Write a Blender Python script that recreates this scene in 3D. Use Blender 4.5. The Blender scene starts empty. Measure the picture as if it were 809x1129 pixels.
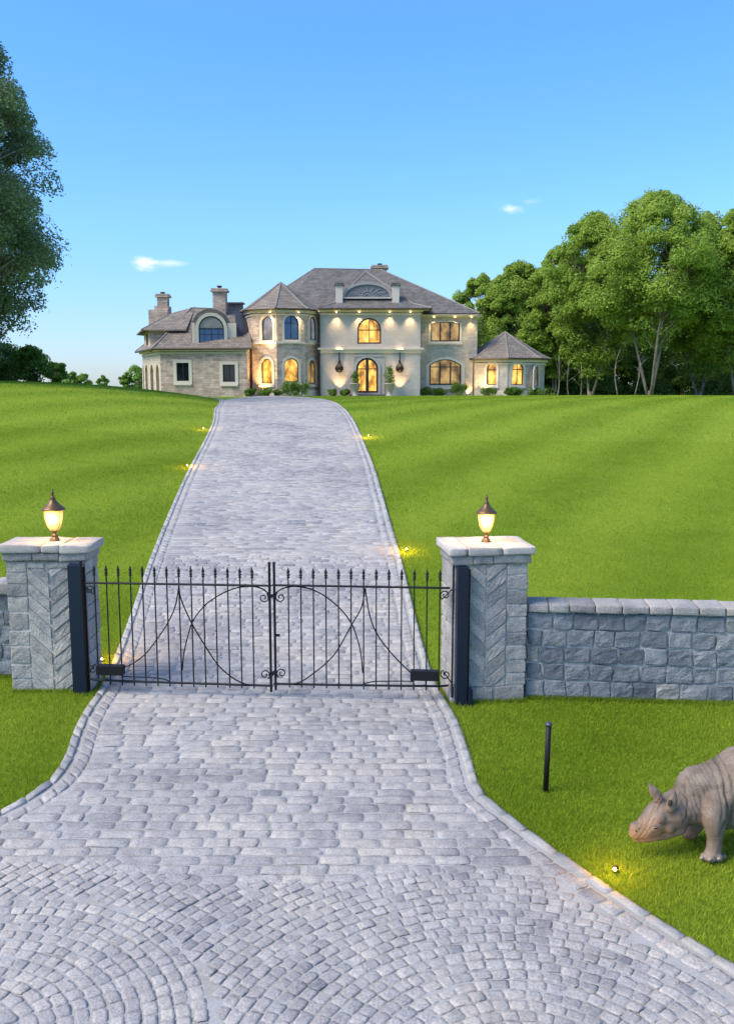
import bpy, bmesh, math, random
import numpy as np
from mathutils import Vector, Matrix
from mathutils.geometry import tessellate_polygon

SC = bpy.context.scene
COL = SC.collection
R = math.radians

# ------------------------------------------------------------------ camera
F_PX, W_PX, H_PX, HC, YH = 1000.0, 809.0, 1129.0, 3.83, 420.0
TH = math.atan((H_PX / 2 - YH) / F_PX)
cd = bpy.data.cameras.new('camera')
cam = bpy.data.objects.new('camera', cd)
COL.objects.link(cam)
cam.location = (0, 0, HC)
cam.rotation_euler = (math.pi / 2 - TH, 0, 0)
cd.sensor_fit = 'VERTICAL'
cd.sensor_height = 24.0
cd.lens = 24.0 * F_PX / H_PX
cd.clip_start = 0.05
cd.clip_end = 6000
SC.camera = cam
SC.render.resolution_x, SC.render.resolution_y = 733, 1024

# ------------------------------------------------------------------ light
SUN_EL, SUN_ROT = R(47), R(-112)
wd = bpy.data.worlds.new('World')
SC.world = wd
wd.use_nodes = True
wn, wl = wd.node_tree.nodes, wd.node_tree.links
wn.clear()
w_out = wn.new('ShaderNodeOutputWorld')
w_bg = wn.new('ShaderNodeBackground')
w_bg.inputs['Strength'].default_value = 0.15
sky = wn.new('ShaderNodeTexSky')
sky.sky_type = 'NISHITA'
sky.sun_disc = False
sky.sun_elevation = SUN_EL
sky.sun_rotation = SUN_ROT
sky.altitude = 0
sky.air_density = 1.0
sky.dust_density = 0.25
sky.ozone_density = 2.2
SUN_STRENGTH, SUN_ANGLE = 2.5, 34.0
EXPOSURE = 0.95
sd = bpy.data.lights.new('sun', 'SUN')
sd.energy = SUN_STRENGTH
sd.angle = R(SUN_ANGLE)
sd.color = (1.0, 0.90, 0.76)
sun = bpy.data.objects.new('sun', sd)
COL.objects.link(sun)
sdir = Vector((math.sin(SUN_ROT) * math.cos(SUN_EL), math.cos(SUN_ROT) * math.cos(SUN_EL), math.sin(SUN_EL)))
sun.rotation_euler = sdir.to_track_quat('Z', 'Y').to_euler()
sun.location = (-20, -5, 30)
SC.view_settings.view_transform = 'Standard'
SC.view_settings.look = 'None'
SC.view_settings.gamma = 1.0
SC.view_settings.exposure = EXPOSURE
SC.view_settings.use_curve_mapping = False
SC.cycles.max_bounces = 6
SC.cycles.transparent_max_bounces = 8
SC.cycles.caustics_reflective = False
SC.cycles.caustics_refractive = False

SKYFIX = [(0.0, (.37, .455, .66)), (.06, (.385, .50, .74)), (.16, (.41, .62, .88)), (.34, (.38, .69, .96)), (.8, (.95, 1, 1))]
# two small fair-weather puffs placed in the sky dome by direction
def cloud_nodes():
    tc = wn.new('ShaderNodeTexCoord')
    nz = wn.new('ShaderNodeTexNoise'); nz.inputs['Scale'].default_value = 26; nz.inputs['Detail'].default_value = 7
    nz.inputs['Roughness'].default_value = 0.62
    mp = wn.new('ShaderNodeMapping'); mp.inputs['Scale'].default_value = (1, 1, 2.2)
    wl.new(tc.outputs['Generated'], mp.inputs['Vector']); wl.new(mp.outputs[0], nz.inputs['Vector'])
    # temper the horizon glare of the clear-air model and deepen the blue
    spz = wn.new('ShaderNodeSeparateXYZ'); wl.new(tc.outputs['Generated'], spz.inputs[0])
    rp = wn.new('ShaderNodeValToRGB'); wl.new(spz.outputs[2], rp.inputs[0])
    e = rp.color_ramp.elements
    while len(e) < 5: e.new(.5)
    for q, (ps, c) in zip(e, SKYFIX): q.position = ps; q.color = (*c, 1)
    mu = wn.new('ShaderNodeMix'); mu.data_type = 'RGBA'; mu.blend_type = 'MULTIPLY'; mu.inputs['Factor'].default_value = 1
    wl.new(sky.outputs[0], mu.inputs['A']); wl.new(rp.outputs[0], mu.inputs['B'])
    col = mu.outputs['Result']
    for (px, py, sx, sz, amt) in ((158, 289, .017, .0085, .72), (187, 290, .026, .004, .35), (559, 230, .018, .007, .5), (585, 222, .02, .005, .18)):
        d = ray(px, py); d = d / np.linalg.norm(d)
        sub = wn.new('ShaderNodeVectorMath'); sub.operation = 'SUBTRACT'; sub.inputs[1].default_value = tuple(d)
        wl.new(tc.outputs['Generated'], sub.inputs[0])
        sc = wn.new('ShaderNodeVectorMath'); sc.operation = 'MULTIPLY'; sc.inputs[1].default_value = (1 / sx, 1 / sx, 1 / sz)
        wl.new(sub.outputs[0], sc.inputs[0])
        ln = wn.new('ShaderNodeVectorMath'); ln.operation = 'LENGTH'; wl.new(sc.outputs[0], ln.inputs[0])
        m = wn.new('ShaderNodeMath'); m.operation = 'MULTIPLY_ADD'   # noise*1.6 - length
        m.inputs[1].default_value = 2.6; wl.new(nz.outputs[0], m.inputs[0])
        ng = wn.new('ShaderNodeMath'); ng.operation = 'MULTIPLY'; ng.inputs[1].default_value = -1; wl.new(ln.outputs['Value'], ng.inputs[0])
        wl.new(ng.outputs[0], m.inputs[2])
        mr = wn.new('ShaderNodeMapRange'); mr.interpolation_type = 'SMOOTHSTEP'
        mr.inputs['From Min'].default_value = 0.25; mr.inputs['From Max'].default_value = 1.45
        mr.inputs['To Max'].default_value = amt
        wl.new(m.outputs[0], mr.inputs['Value'])
        mx = wn.new('ShaderNodeMix'); mx.data_type = 'RGBA'
        wl.new(mr.outputs[0], mx.inputs['Factor']); wl.new(col, mx.inputs['A'])
        mx.inputs['B'].default_value = (5.2, 4.9, 5.6, 1)
        col = mx.outputs['Result']
    wl.new(col, w_bg.inputs['Color'])
    wl.new(w_bg.outputs[0], w_out.inputs[0])

def ray(px, py):
    a, b = (px - W_PX / 2) / F_PX, (H_PX / 2 - py) / F_PX
    return np.array([a, math.cos(TH) + b * math.sin(TH), -math.sin(TH) + b * math.cos(TH)])

def U(px, py, Y):                       # the point at depth Y that the photograph shows at (px, py)
    d = ray(px, py); t = Y / d[1]
    return np.array([d[0] * t, Y, HC + d[2] * t])
cloud_nodes()

# ------------------------------------------------------------------ noise
def _h(i, j, k, s):
    n = (i * 374761393 + j * 668265263 + k * 2147483647 + s * 974711) & 0xffffffff
    n = ((n ^ (n >> 13)) * 1274126177) & 0xffffffff
    return ((n ^ (n >> 16)) & 0xffff) / 65535.0
def vnoise(p, seed=0):
    p = np.asarray(p, float)
    i = np.floor(p).astype(np.int64); f = p - i; f = f * f * (3 - 2 * f)
    out = 0
    for a in (0, 1):
        for b in (0, 1):
            for c in (0, 1):
                w = (f[:, 0] if a else 1 - f[:, 0]) * (f[:, 1] if b else 1 - f[:, 1]) * (f[:, 2] if c else 1 - f[:, 2])
                out = out + w * _h(i[:, 0] + a, i[:, 1] + b, i[:, 2] + c, seed)
    return out * 2 - 1
def fbm(p, seed=0, o=3):
    p = np.asarray(p, float); s = 0; a = 1.0
    for k in range(o):
        s = s + a * vnoise(p * (2 ** k) + 17.3 * k, seed + k); a *= .5
    return s

# ------------------------------------------------------------------ terrain
KY = [-60, 5.0, 11.3, 18, 30, 45, 60, 80, 105, 160, 320, 1600]
KZ = [0, 0, .02, U(404, 600, 18)[2], U(404, 500, 30)[2], U(404, 451, 45)[2], U(404, 440, 60)[2], U(404, 436.5, 80)[2], 2.0, .6, -6, -40]
def _slopes():
    x, y = np.array(KY, float), np.array(KZ, float)
    h = np.diff(x); d = np.diff(y) / h; m = np.zeros(len(x))
    for i in range(1, len(x) - 1):
        if d[i - 1] * d[i] > 0:
            w1, w2 = 2 * h[i] + h[i - 1], h[i] + 2 * h[i - 1]
            m[i] = (w1 + w2) / (w1 / d[i - 1] + w2 / d[i])
    m[-1] = d[-1]
    return x, y, m
_kx, _ky, _km = _slopes()
def prof(Y):
    Y = np.asarray(Y, float)
    i = np.clip(np.searchsorted(_kx, Y) - 1, 0, len(_kx) - 2)
    h = _kx[i + 1] - _kx[i]; t = np.clip((Y - _kx[i]) / h, 0, 1)
    return ((2 * t**3 - 3 * t**2 + 1) * _ky[i] + (t**3 - 2 * t**2 + t) * h * _km[i]
            + (-2 * t**3 + 3 * t**2) * _ky[i + 1] + (t**3 - t**2) * h * _km[i + 1])
def on_prof(px, py):
    d = ray(px, py); lo, hi = 1.0, 79.0
    for Y in np.arange(2, 80, .05):
        if HC + d[2] * Y / d[1] <= prof(Y):
            return np.array([d[0] * Y / d[1], Y])
    return np.array([d[0] * 60 / d[1], 60])
LPX = [(234, 467), (205, 524), (165, 618), (123, 733), (108, 765), (97, 780), (84, 803), (70, 840), (55, 862), (34, 879), (0, 897), (-60, 917), (-160, 935)]
RPX = [(392, 467), (411, 511), (431, 578), (445, 627), (472, 731), (484, 762), (494, 778), (506, 800), (518, 835), (533, 877), (560, 902), (592, 925), (663, 975), (735, 1022), (809, 1067), (900, 1125), (1050, 1230)]
LE = [on_prof(*p) for p in LPX] + [np.array(p) for p in ((-7.5, 45.), (-8.4, 52.), (-9.8, 60.), (-11.9, 68.), (-13.2, 73.), (-13.6, 79.5))]
RE = [on_prof(*p) for p in RPX] + [np.array(p) for p in ((-1.1, 45.), (-1.75, 52.), (-3.0, 60.), (-5.0, 68.), (-6.6, 73.), (-7.6, 79.5))]
def _smooth_edge(E):
    E = np.array(sorted(E, key=lambda p: p[1]))
    ys = E[:, 1]
    # arc-length resample with Catmull-Rom
    out = []
    for i in range(len(E) - 1):
        p0, p1, p2, p3 = E[max(i - 1, 0)], E[i], E[i + 1], E[min(i + 2, len(E) - 1)]
        d1 = np.linalg.norm(p2 - p1) + 1e-6
        m1 = (p2 - p0) / (np.linalg.norm(p2 - p0) + 1e-9) * d1 * .9; m2 = (p3 - p1) / (np.linalg.norm(p3 - p1) + 1e-9) * d1 * .9
        n = max(3, int(d1 / .15))
        for t in np.linspace(0, 1, n, endpoint=False):
            out.append((2*t**3-3*t**2+1)*p1 + (t**3-2*t**2+t)*m1 + (-2*t**3+3*t**2)*p2 + (t**3-t**2)*m2)
    out.append(E[-1]); out = np.array(out)
    k = [0]
    for i in range(1, len(out)):
        if out[i, 1] > out[k[-1], 1] + .004: k.append(i)
    return out[k]
LEs, REs = _smooth_edge(LE), _smooth_edge(RE)
def XL(Y, off=0): return _ex(LEs, Y, off, 1)
def XR(Y, off=0): return _ex(REs, Y, off, -1)
_cache = {}
def offset_line(E, off, sgn):
    T = np.gradient(E, axis=0); T /= np.linalg.norm(T, axis=1)[:, None]
    N = np.stack([T[:, 1], -T[:, 0]], 1) * sgn
    P = E + N * off
    k = [0]
    for i in range(1, len(P)):
        if P[i, 1] > P[k[-1], 1] + .002: k.append(i)
    return P[k]
def _ex(E, Y, off, sgn):
    key = (id(E), off)
    if key not in _cache: _cache[key] = offset_line(E, off, sgn) if off else E
    P = _cache[key]
    return np.interp(Y, P[:, 1], P[:, 0])

def sst(a, b, x):
    t = np.clip((x - a) / (b - a), 0, 1); return t * t * (3 - 2 * t)
def H(x, y):
    x = np.asarray(x, float); y = np.asarray(y, float)
    z = prof(y)
    d = np.clip(XL(y) - x - .3, 0, None)
    bank = 1.25 * (1 - np.exp(-(d / 7.0) ** 1.15)) * sst(17, 50, y) * (1 - .9 * sst(64, 110, y))
    near = .10 * (1 - np.exp(-d / .8)) * sst(14, 20, y) * (1 - sst(55, 65, y))
    und = .05 * fbm(np.stack([x * .09, y * .09, 0 * x], -1).reshape(-1, 3), 5, 2).reshape(np.broadcast(x, y).shape) * sst(13, 22, y) * sst(0.2, 2.5, np.minimum(np.abs(x - XL(y)) + 3 * (x > XL(y)) * (x < XR(y)) * -1, np.abs(x - XR(y))))
    return z + bank + near + und * ((x < XL(y)) | (x > XR(y)))
def Hs(x, y): return float(H(np.array([x]), np.array([y]))[0])
def G(px, py):                          # terrain point seen at a pixel
    d = ray(px, py)
    Y = np.arange(3, 130, .02)
    z = HC + d[2] * Y / d[1]; x = d[0] * Y / d[1]
    i = np.argmax(z <= H(x, Y))
    return np.array([x[i], Y[i], H(x[i:i+1], Y[i:i+1])[0]])

# ------------------------------------------------------------------ mesh helpers
class MB:
    def __init__(s): s.v = []; s.f = []; s.m = []; s.a = []; s.n = 0
    def add(s, v, f, tone=0.5, mat=0):
        v = np.asarray(v, float).reshape(-1, 3)
        s.v.append(v); s.a.append(np.full(len(v), tone) if np.isscalar(tone) else np.asarray(tone, float))
        for q in f: s.f.append([i + s.n for i in q]); s.m.append(mat)
        s.n += len(v)
        return s
    def box(s, c, size, ax=None, tone=.5, mat=0):
        c = np.array(c, float); h = np.array(size, float) / 2
        A = np.eye(3) if ax is None else np.array(ax, float)
        v = [c + A.T @ (h * np.array(q)) for q in ((-1,-1,-1),(1,-1,-1),(1,1,-1),(-1,1,-1),(-1,-1,1),(1,-1,1),(1,1,1),(-1,1,1))]
        return s.add(v, [(3,2,1,0),(4,5,6,7),(0,1,5,4),(1,2,6,5),(2,3,7,6),(3,0,4,7)], tone, mat)
    def tube(s, pts, rad, n=8, tone=.5, mat=0, cap=True):
        P = np.array(pts, float); k = len(P)
        r = np.full(k, rad) if np.isscalar(rad) else np.array(rad, float)
        T = np.gradient(P, axis=0); T /= (np.linalg.norm(T, axis=1)[:, None] + 1e-12)
        up = np.array([0, 0, 1.]) if abs(T[0][2]) < .9 else np.array([1., 0, 0])
        a = np.cross(T[0], up); a /= np.linalg.norm(a); v = []
        for i in range(k):
            a = a - T[i] * (a @ T[i]); a /= np.linalg.norm(a); b = np.cross(T[i], a)
            for j in range(n):
                t = 2 * math.pi * j / n; v.append(P[i] + r[i] * (a * math.cos(t) + b * math.sin(t)))
        f = [(i*n+j, i*n+(j+1)%n, (i+1)*n+(j+1)%n, (i+1)*n+j) for i in range(k-1) for j in range(n)]
        if cap: f += [tuple(range(n-1, -1, -1)), tuple((k-1)*n + j for j in range(n))]
        return s.add(v, f, tone, mat)
    def lathe(s, c, prof_, n=20, tone=.5, mat=0, ph=0.0, sides=None):
        n = sides or n; v = []; k = len(prof_)
        for r, z in prof_:
            for j in range(n):
                t = 2 * math.pi * j / n + ph; v.append((c[0] + r * math.cos(t), c[1] + r * math.sin(t), c[2] + z))
        f = [(i*n+j, i*n+(j+1)%n, (i+1)*n+(j+1)%n, (i+1)*n+j) for i in range(k-1) for j in range(n)]
        f += [tuple(range(n-1, -1, -1)), tuple((k-1)*n + j for j in range(n))]
        return s.add(v, f, tone, mat)
    def rock(s, c, size, ax=None, rnd=.16, amp=.012, freq=9, nodes=(-1,-.9,-.45,0,.45,.9,1), tone=.5, seed=0):
        """a hand-dressed block: a cube lattice with softened edges and a rough face"""
        nd = np.array(nodes); n = len(nd); idx = {}; P = []
        for i in range(n):
            for j in range(n):
                for k in range(n):
                    if i in (0, n-1) or j in (0, n-1) or k in (0, n-1):
                        idx[i, j, k] = len(P); P.append((nd[i], nd[j], nd[k]))
        P = np.array(P); h = np.array(size, float) / 2
        b = min(h) * rnd * 2
        Q = P * h
        ex = [np.clip((np.abs(Q[:, a]) - (h[a] - b)) / b, 0, 1) for a in range(3)]
        e = np.stack(ex, 1); L = np.sqrt((e**2).sum(1)); mx = e.max(1)
        k = np.where(L > 1e-6, mx / np.maximum(L, 1e-6), 1)
        Q = np.sign(Q) * (np.abs(Q) - e * b + e * b * k[:, None])
        A = np.eye(3) if ax is None else np.array(ax, float)
        Wp = np.array(c, float) + Q @ A
        nv = np.stack([fbm(Wp * freq, seed + q, 3) for q in range(3)], 1) * amp
        D = np.sign(P) * (np.abs(P) > .99)
        Wp = Wp + nv * .35 + (D @ A) * (fbm(Wp * freq * .8, seed + 7, 3) * amp)[:, None]
        f = []
        for a in range(n-1):
            for b_ in range(n-1):
                g = lambda i, j, k: idx[i, j, k]
                f.append((g(0,a,b_), g(0,a,b_+1), g(0,a+1,b_+1), g(0,a+1,b_)))
                f.append((g(n-1,a,b_), g(n-1,a+1,b_), g(n-1,a+1,b_+1), g(n-1,a,b_+1)))
                f.append((g(a,0,b_), g(a+1,0,b_), g(a+1,0,b_+1), g(a,0,b_+1)))
                f.append((g(a,n-1,b_), g(a,n-1,b_+1), g(a+1,n-1,b_+1), g(a+1,n-1,b_)))
                f.append((g(a,b_,0), g(a,b_+1,0), g(a+1,b_+1,0), g(a+1,b_,0)))
                f.append((g(a,b_,n-1), g(a+1,b_,n-1), g(a+1,b_+1,n-1), g(a,b_+1,n-1)))
        return s.add(Wp, f, tone)

def mkmesh(name, V, faces, tone=None, mats=(), smooth=False, matidx=None, normal_faces_only=False):
    me = bpy.data.meshes.new(name)
    if isinstance(faces, np.ndarray):
        n, k = faces.shape
        me.vertices.add(len(V)); me.vertices.foreach_set('co', np.asarray(V, np.float32).ravel())
        me.loops.add(n * k); me.loops.foreach_set('vertex_index', faces.astype(np.int32).ravel())
        me.polygons.add(n); me.polygons.foreach_set('loop_start', np.arange(0, n * k, k, dtype=np.int32))
        me.polygons.foreach_set('loop_total', np.full(n, k, np.int32))
        me.update(calc_edges=True)
    else:
        me.from_pydata([tuple(p) for p in V], [], faces); me.update()
    if tone is not None:
        at = me.attributes.new('tone', 'FLOAT', 'POINT'); at.data.foreach_set('value', np.asarray(tone, np.float32))
    for m in mats: me.materials.append(m)
    if matidx is not None: me.polygons.foreach_set('material_index', np.asarray(matidx, np.int32))
    if smooth: me.polygons.foreach_set('use_smooth', np.ones(len(me.polygons), bool))
    me.validate(clean_customdata=False)
    return me
def root_loc(p):
    while p and p.parent: p = p.parent
    return np.array(p.location) if p else np.zeros(3)
def obj(name, mb, mat, parent=None, smooth=False, loc=None, label=None):
    """one mesh object; mb holds world coordinates"""
    V = np.concatenate(mb.v) if mb.v else np.zeros((0, 3))
    o0 = root_loc(parent) if parent else (np.array(loc, float) if loc is not None else np.zeros(3))
    mats = mat if isinstance(mat, (list, tuple)) else [mat]
    me = mkmesh(name, V - o0, mb.f, np.concatenate(mb.a) if mb.a else None, mats, smooth, mb.m)
    o = bpy.data.objects.new(name, me); COL.objects.link(o)
    if parent: o.parent = parent
    else: o.location = o0
    if label: o['label'] = label
    return o
def thing(name, label, cat, loc=(0, 0, 0), group=None):
    o = bpy.data.objects.new(name, None); COL.objects.link(o); o.location = tuple(loc)
    o.empty_display_size = .2
    return tag(o, label, cat, group)
def tag(o, label, cat, group=None, kind=None):
    o['label'] = label; o['category'] = cat
    if group: o['group'] = group
    if kind: o['kind'] = kind
    return o
def light(name, kind, loc, energy, color, parent=None, radius=.05, target=None, size=None, blend=.8):
    ld = bpy.data.lights.new(name, kind); ld.energy = energy; ld.color = color; ld.shadow_soft_size = radius
    if kind == 'SPOT': ld.spot_size = R(size or 90); ld.spot_blend = blend
    o = bpy.data.objects.new(name, ld); COL.objects.link(o)
    o.location = tuple(np.array(loc, float) - (root_loc(parent) if parent else 0))
    if parent: o.parent = parent
    if target is not None:
        o.rotation_euler = (Vector(loc) - Vector(target)).to_track_quat('Z', 'Y').to_euler()
    return o

# ------------------------------------------------------------------ materials
class Mat:
    def __init__(s, name, rough=.8, spec=.5):
        s.m = bpy.data.materials.new(name); s.m.use_nodes = True
        s.n, s.l = s.m.node_tree.nodes, s.m.node_tree.links
        s.b = s.n['Principled BSDF']; s.b.inputs['Roughness'].default_value = rough
        s.b.inputs['Specular IOR Level'].default_value = spec
        s.out = s.n['Material Output']
    def N(s, t, **k):
        n = s.n.new(t)
        for a, b in k.items():
            if hasattr(n, a): setattr(n, a, b)
        return n
    def set(s, sock, v):
        if hasattr(v, 'is_output') or isinstance(v, bpy.types.NodeSocket): s.l.new(v, sock)
        else: sock.default_value = v
    def pos(s, scale=(1, 1, 1), obj_=False, rot=(0, 0, 0)):
        mp = s.N('ShaderNodeMapping'); mp.inputs['Scale'].default_value = scale; mp.inputs['Rotation'].default_value = rot
        if obj_: s.l.new(s.N('ShaderNodeTexCoord').outputs['Object'], mp.inputs[0])
        else: s.l.new(s.N('ShaderNodeNewGeometry').outputs['Position'], mp.inputs[0])
        return mp.outputs[0]
    def wallpos(s):
        """(along the wall, height) for a wall of any direction"""
        g = s.N('ShaderNodeNewGeometry')
        c = s.N('ShaderNodeVectorMath'); c.operation = 'CROSS_PRODUCT'; s.l.new(g.outputs['True Normal'], c.inputs[0]); c.inputs[1].default_value = (0, 0, 1)
        nn = s.N('ShaderNodeVectorMath'); nn.operation = 'NORMALIZE'; s.l.new(c.outputs[0], nn.inputs[0])
        d = s.N('ShaderNodeVectorMath'); d.operation = 'DOT_PRODUCT'; s.l.new(nn.outputs[0], d.inputs[0]); s.l.new(g.outputs['Position'], d.inputs[1])
        sp = s.N('ShaderNodeSeparateXYZ'); s.l.new(g.outputs['Position'], sp.inputs[0])
        cb = s.N('ShaderNodeCombineXYZ'); s.l.new(d.outputs['Value'], cb.inputs[0]); s.l.new(sp.outputs[2], cb.inputs[1])
        return cb.outputs[0]
    def noise(s, scale, vec=None, detail=4, rough=.55):
        n = s.N('ShaderNodeTexNoise'); n.inputs['Scale'].default_value = scale; n.inputs['Detail'].default_value = detail; n.inputs['Roughness'].default_value = rough
        s.l.new(vec if vec is not None else s.pos(), n.inputs['Vector']); return n.outputs[0]
    def attr(s, name='tone'):
        a = s.N('ShaderNodeAttribute'); a.attribute_name = name; return a.outputs['Fac']
    def ramp(s, fac, stops):
        r = s.N('ShaderNodeValToRGB'); e = r.color_ramp.elements
        while len(e) < len(stops): e.new(.5)
        for q, (p, c) in zip(e, stops): q.position = p; q.color = (*c, 1)
        s.l.new(fac, r.inputs[0]); return r.outputs[0]
    def mix(s, fac, a, b, mode='MIX'):
        m = s.N('ShaderNodeMix'); m.data_type = 'RGBA'; m.blend_type = mode
        for k, v in (('Factor', fac), ('A', a), ('B', b)):
            if isinstance(v, tuple): v = (*v, 1) if len(v) == 3 else v
            s.set(m.inputs[k], v)
        return m.outputs['Result']
    def math(s, op, a, b=0.0, c=0.0):
        m = s.N('ShaderNodeMath'); m.operation = op; s.set(m.inputs[0], a); s.set(m.inputs[1], b); s.set(m.inputs[2], c); return m.outputs[0]
    def mr(s, v, a, b, c=0., d=1.):
        m = s.N('ShaderNodeMapRange'); s.set(m.inputs['Value'], v)
        for k, q in zip(('From Min', 'From Max', 'To Min', 'To Max'), (a, b, c, d)): m.inputs[k].default_value = q
        return m.outputs[0]
    def bump(s, h, strength=.5, dist=.01):
        b = s.N('ShaderNodeBump'); b.inputs['Strength'].default_value = strength; b.inputs['Distance'].default_value = dist
        s.l.new(h, b.inputs['Height']); s.l.new(b.outputs[0], s.b.inputs['Normal'])
    def color(s, c):
        s.set(s.b.inputs['Base Color'], (*c, 1) if isinstance(c, tuple) else c); return s
def simple(name, c, rough=.6, metal=0., emit=None, es=1.0, spec=.5):
    m = Mat(name, rough, spec); m.color(c); m.b.inputs['Metallic'].default_value = metal
    if emit: m.b.inputs['Emission Color'].default_value = (*emit, 1); m.b.inputs['Emission Strength'].default_value = es
    return m.m
# ------------------------------------------------------------------ materials of the ground
def lawn_color(m, tonesock=None):
    big = m.noise(.16, detail=3); mid = m.noise(1.3, detail=5, rough=.65)
    c = m.ramp(m.math('ADD', m.math('MULTIPLY', big, .5), m.math('MULTIPLY', mid, .5)),
               [(.25, (.148, .240, .015)), (.5, (.204, .312, .020)), (.75, (.265, .372, .030))])
    # faint mowing bands running up the slope to the right of the drive
    sp = m.N('ShaderNodeSeparateXYZ'); m.l.new(m.pos(rot=(0, 0, R(28))), sp.inputs[0])
    st = m.math('SINE', m.math('MULTIPLY', m.math('ADD', sp.outputs[0], m.math('MULTIPLY', m.noise(.05, detail=1), 3.0)), 1.6))
    c = m.mix(m.mr(st, -1, 1, 0, .42), c, (.37, .48, .05))
    return c
mlawn = Mat('lawn_turf', .95, .1)
c = lawn_color(mlawn)
fine = mlawn.noise(38, detail=3, rough=.7)
mlawn.color(mlawn.mix(1.0, c, mlawn.ramp(fine, [(.25, (.55, .55, .55)), (.7, (1.15, 1.12, 1.0))]), 'MULTIPLY'))
mlawn.bump(mlawn.math('ADD', fine, mlawn.noise(130, detail=2)), .8, .03)
mblade = Mat('grass_blades', .75, .2)
cb_ = lawn_color(mblade)
tn = mblade.attr()
cb_ = mblade.mix(1.0, cb_, mblade.ramp(tn, [(0, (.62, .66, .5)), (.5, (1.1, 1.05, 1.0)), (.93, (1.5, 1.3, 1.3)), (1, (2.3, 1.6, 2.6))]), 'MULTIPLY')
mblade.color(cb_)
tr = mblade.N('ShaderNodeBsdfTranslucent'); mblade.l.new(cb_, tr.inputs[0])
mxs = mblade.N('ShaderNodeMixShader'); mxs.inputs[0].default_value = .35
mblade.l.new(mblade.b.outputs[0], mxs.inputs[1]); mblade.l.new(tr.outputs[0], mxs.inputs[2]); mblade.l.new(mxs.outputs[0], mblade.out.inputs[0])

def granite(name, stops, grit=1.0, warm=.25, speck=160, bumpd=.004):
    m = Mat(name, .82, .3)
    t = m.attr()
    base = m.ramp(t, stops)
    n1 = m.noise(7, detail=5, rough=.6); n2 = m.noise(speck, detail=3, rough=.8); n3 = m.noise(1.1, detail=3)
    c = m.mix(1.0, base, m.ramp(n1, [(.3, (.80, .81, .83)), (.7, (1.16, 1.14, 1.10))]), 'MULTIPLY')
    c = m.mix(1.0, c, m.ramp(n2, [(.33, (.68, .68, .70)), (.5, (1, 1, 1)), (.66, (1.30, 1.29, 1.26))]), 'MULTIPLY')
    c = m.mix(m.mr(n3, .45, .75, 0, warm), c, (.42, .36, .28))
    st_ = m.noise(.55, detail=6, rough=.68)
    c = m.mix(1.0, c, m.ramp(st_, [(.36, (.74, .74, .76)), (.5, (1, 1, 1)), (.66, (1.14, 1.11, 1.06))]), 'MULTIPLY')
    m.color(c)
    m.bump(m.math('ADD', m.math('MULTIPLY', n2, .5), m.noise(34, detail=5, rough=.7)), grit, bumpd)
    return m.m
PAV = [(0, (.235, .235, .255)), (.2, (.325, .31, .315)), (.6, (.40, .375, .37)), (.85, (.45, .42, .405)), (1, (.48, .43, .39))]
m_sett = granite('granite_setts', PAV, 1.0, .22, 60, .010)
m_kerb = granite('kerb_granite', [(0, (.32, .32, .33)), (1, (.47, .45, .43))], .9, .4, 130, .010)
mm = Mat('mortar_sand', .95, .1)
mn = mm.noise(60, detail=5, rough=.75); ml = mm.noise(1.8, detail=4)
mm.color(mm.mix(mm.mr(ml, .42, .62), mm.ramp(mn, [(.3, (.32, .315, .32)), (.7, (.46, .445, .44))]), mm.ramp(mn, [(.3, (.27, .25, .225)), (.7, (.42, .395, .36))])))
mm.bump(mn, .8, .008)
m_mortar = mm.m

# ------------------------------------------------------------------ ground sheet
def axis(segs):
    out = []
    for a, b, st in segs: out += list(np.arange(a, b, st))
    return np.array(out + [segs[-1][1]])
gx = axis([(-1400, -200, 100), (-200, -60, 12), (-60, -26, 2), (-26, 26, .5), (26, 60, 2), (60, 200, 12), (200, 1400, 100)])
gy = axis([(-60, 0, 4), (0, 4, 1), (4, 85, .45), (85, 170, 4), (170, 400, 20), (400, 1700, 100)])
X, Yg = np.meshgrid(gx, gy)
Z = H(X, Yg)
# keep the turf just under the paving bed
ins = (X > XL(Yg) - .3) & (X < XR(Yg) + .3) & (Yg < 80)
Z = Z - .035 * ins
nx, ny = len(gx), len(gy)
I = np.arange(nx * ny).reshape(ny, nx)
quads = np.stack([I[:-1, :-1], I[:-1, 1:], I[1:, 1:], I[1:, :-1]], -1).reshape(-1, 4)
me = mkmesh('ground', np.stack([X, Yg, Z], -1).reshape(-1, 3), quads, None, [mlawn.m], True)
g = bpy.data.objects.new('ground', me); COL.objects.link(g); g['kind'] = 'structure'; g['label'] = 'green mown lawn rising to the crest of the hill'

def strip_mesh(name, ys, xl, xr, n, dz, mat, thick=.15):
    V = []; f = []
    for y, a, b in zip(ys, xl, xr):
        xs = np.linspace(a, b, n); z = prof(np.full(n, y)) + dz
        V += [(a, y, z[0] - thick)] + list(zip(xs, np.full(n, y), z)) + [(b, y, z[-1] - thick)]
    k = n + 2
    for i in range(len(ys) - 1):
        for j in range(k - 1):
            f.append((i*k+j, i*k+j+1, (i+1)*k+j+1, (i+1)*k+j))
    me = mkmesh(name, V, f, None, [mat], False)
    o = bpy.data.objects.new(name, me); COL.objects.link(o); o['kind'] = 'structure'; return o
ysb = np.concatenate([np.arange(1.5, 14, .08), np.arange(14, 80, .25)])
bed = strip_mesh('driveway_bed', ysb, np.maximum(XL(ysb), -9), np.minimum(XR(ysb), 9), 9, .0115, m_mortar)
bed['label'] = 'pale sand and mortar bed between the paving setts'

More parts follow.
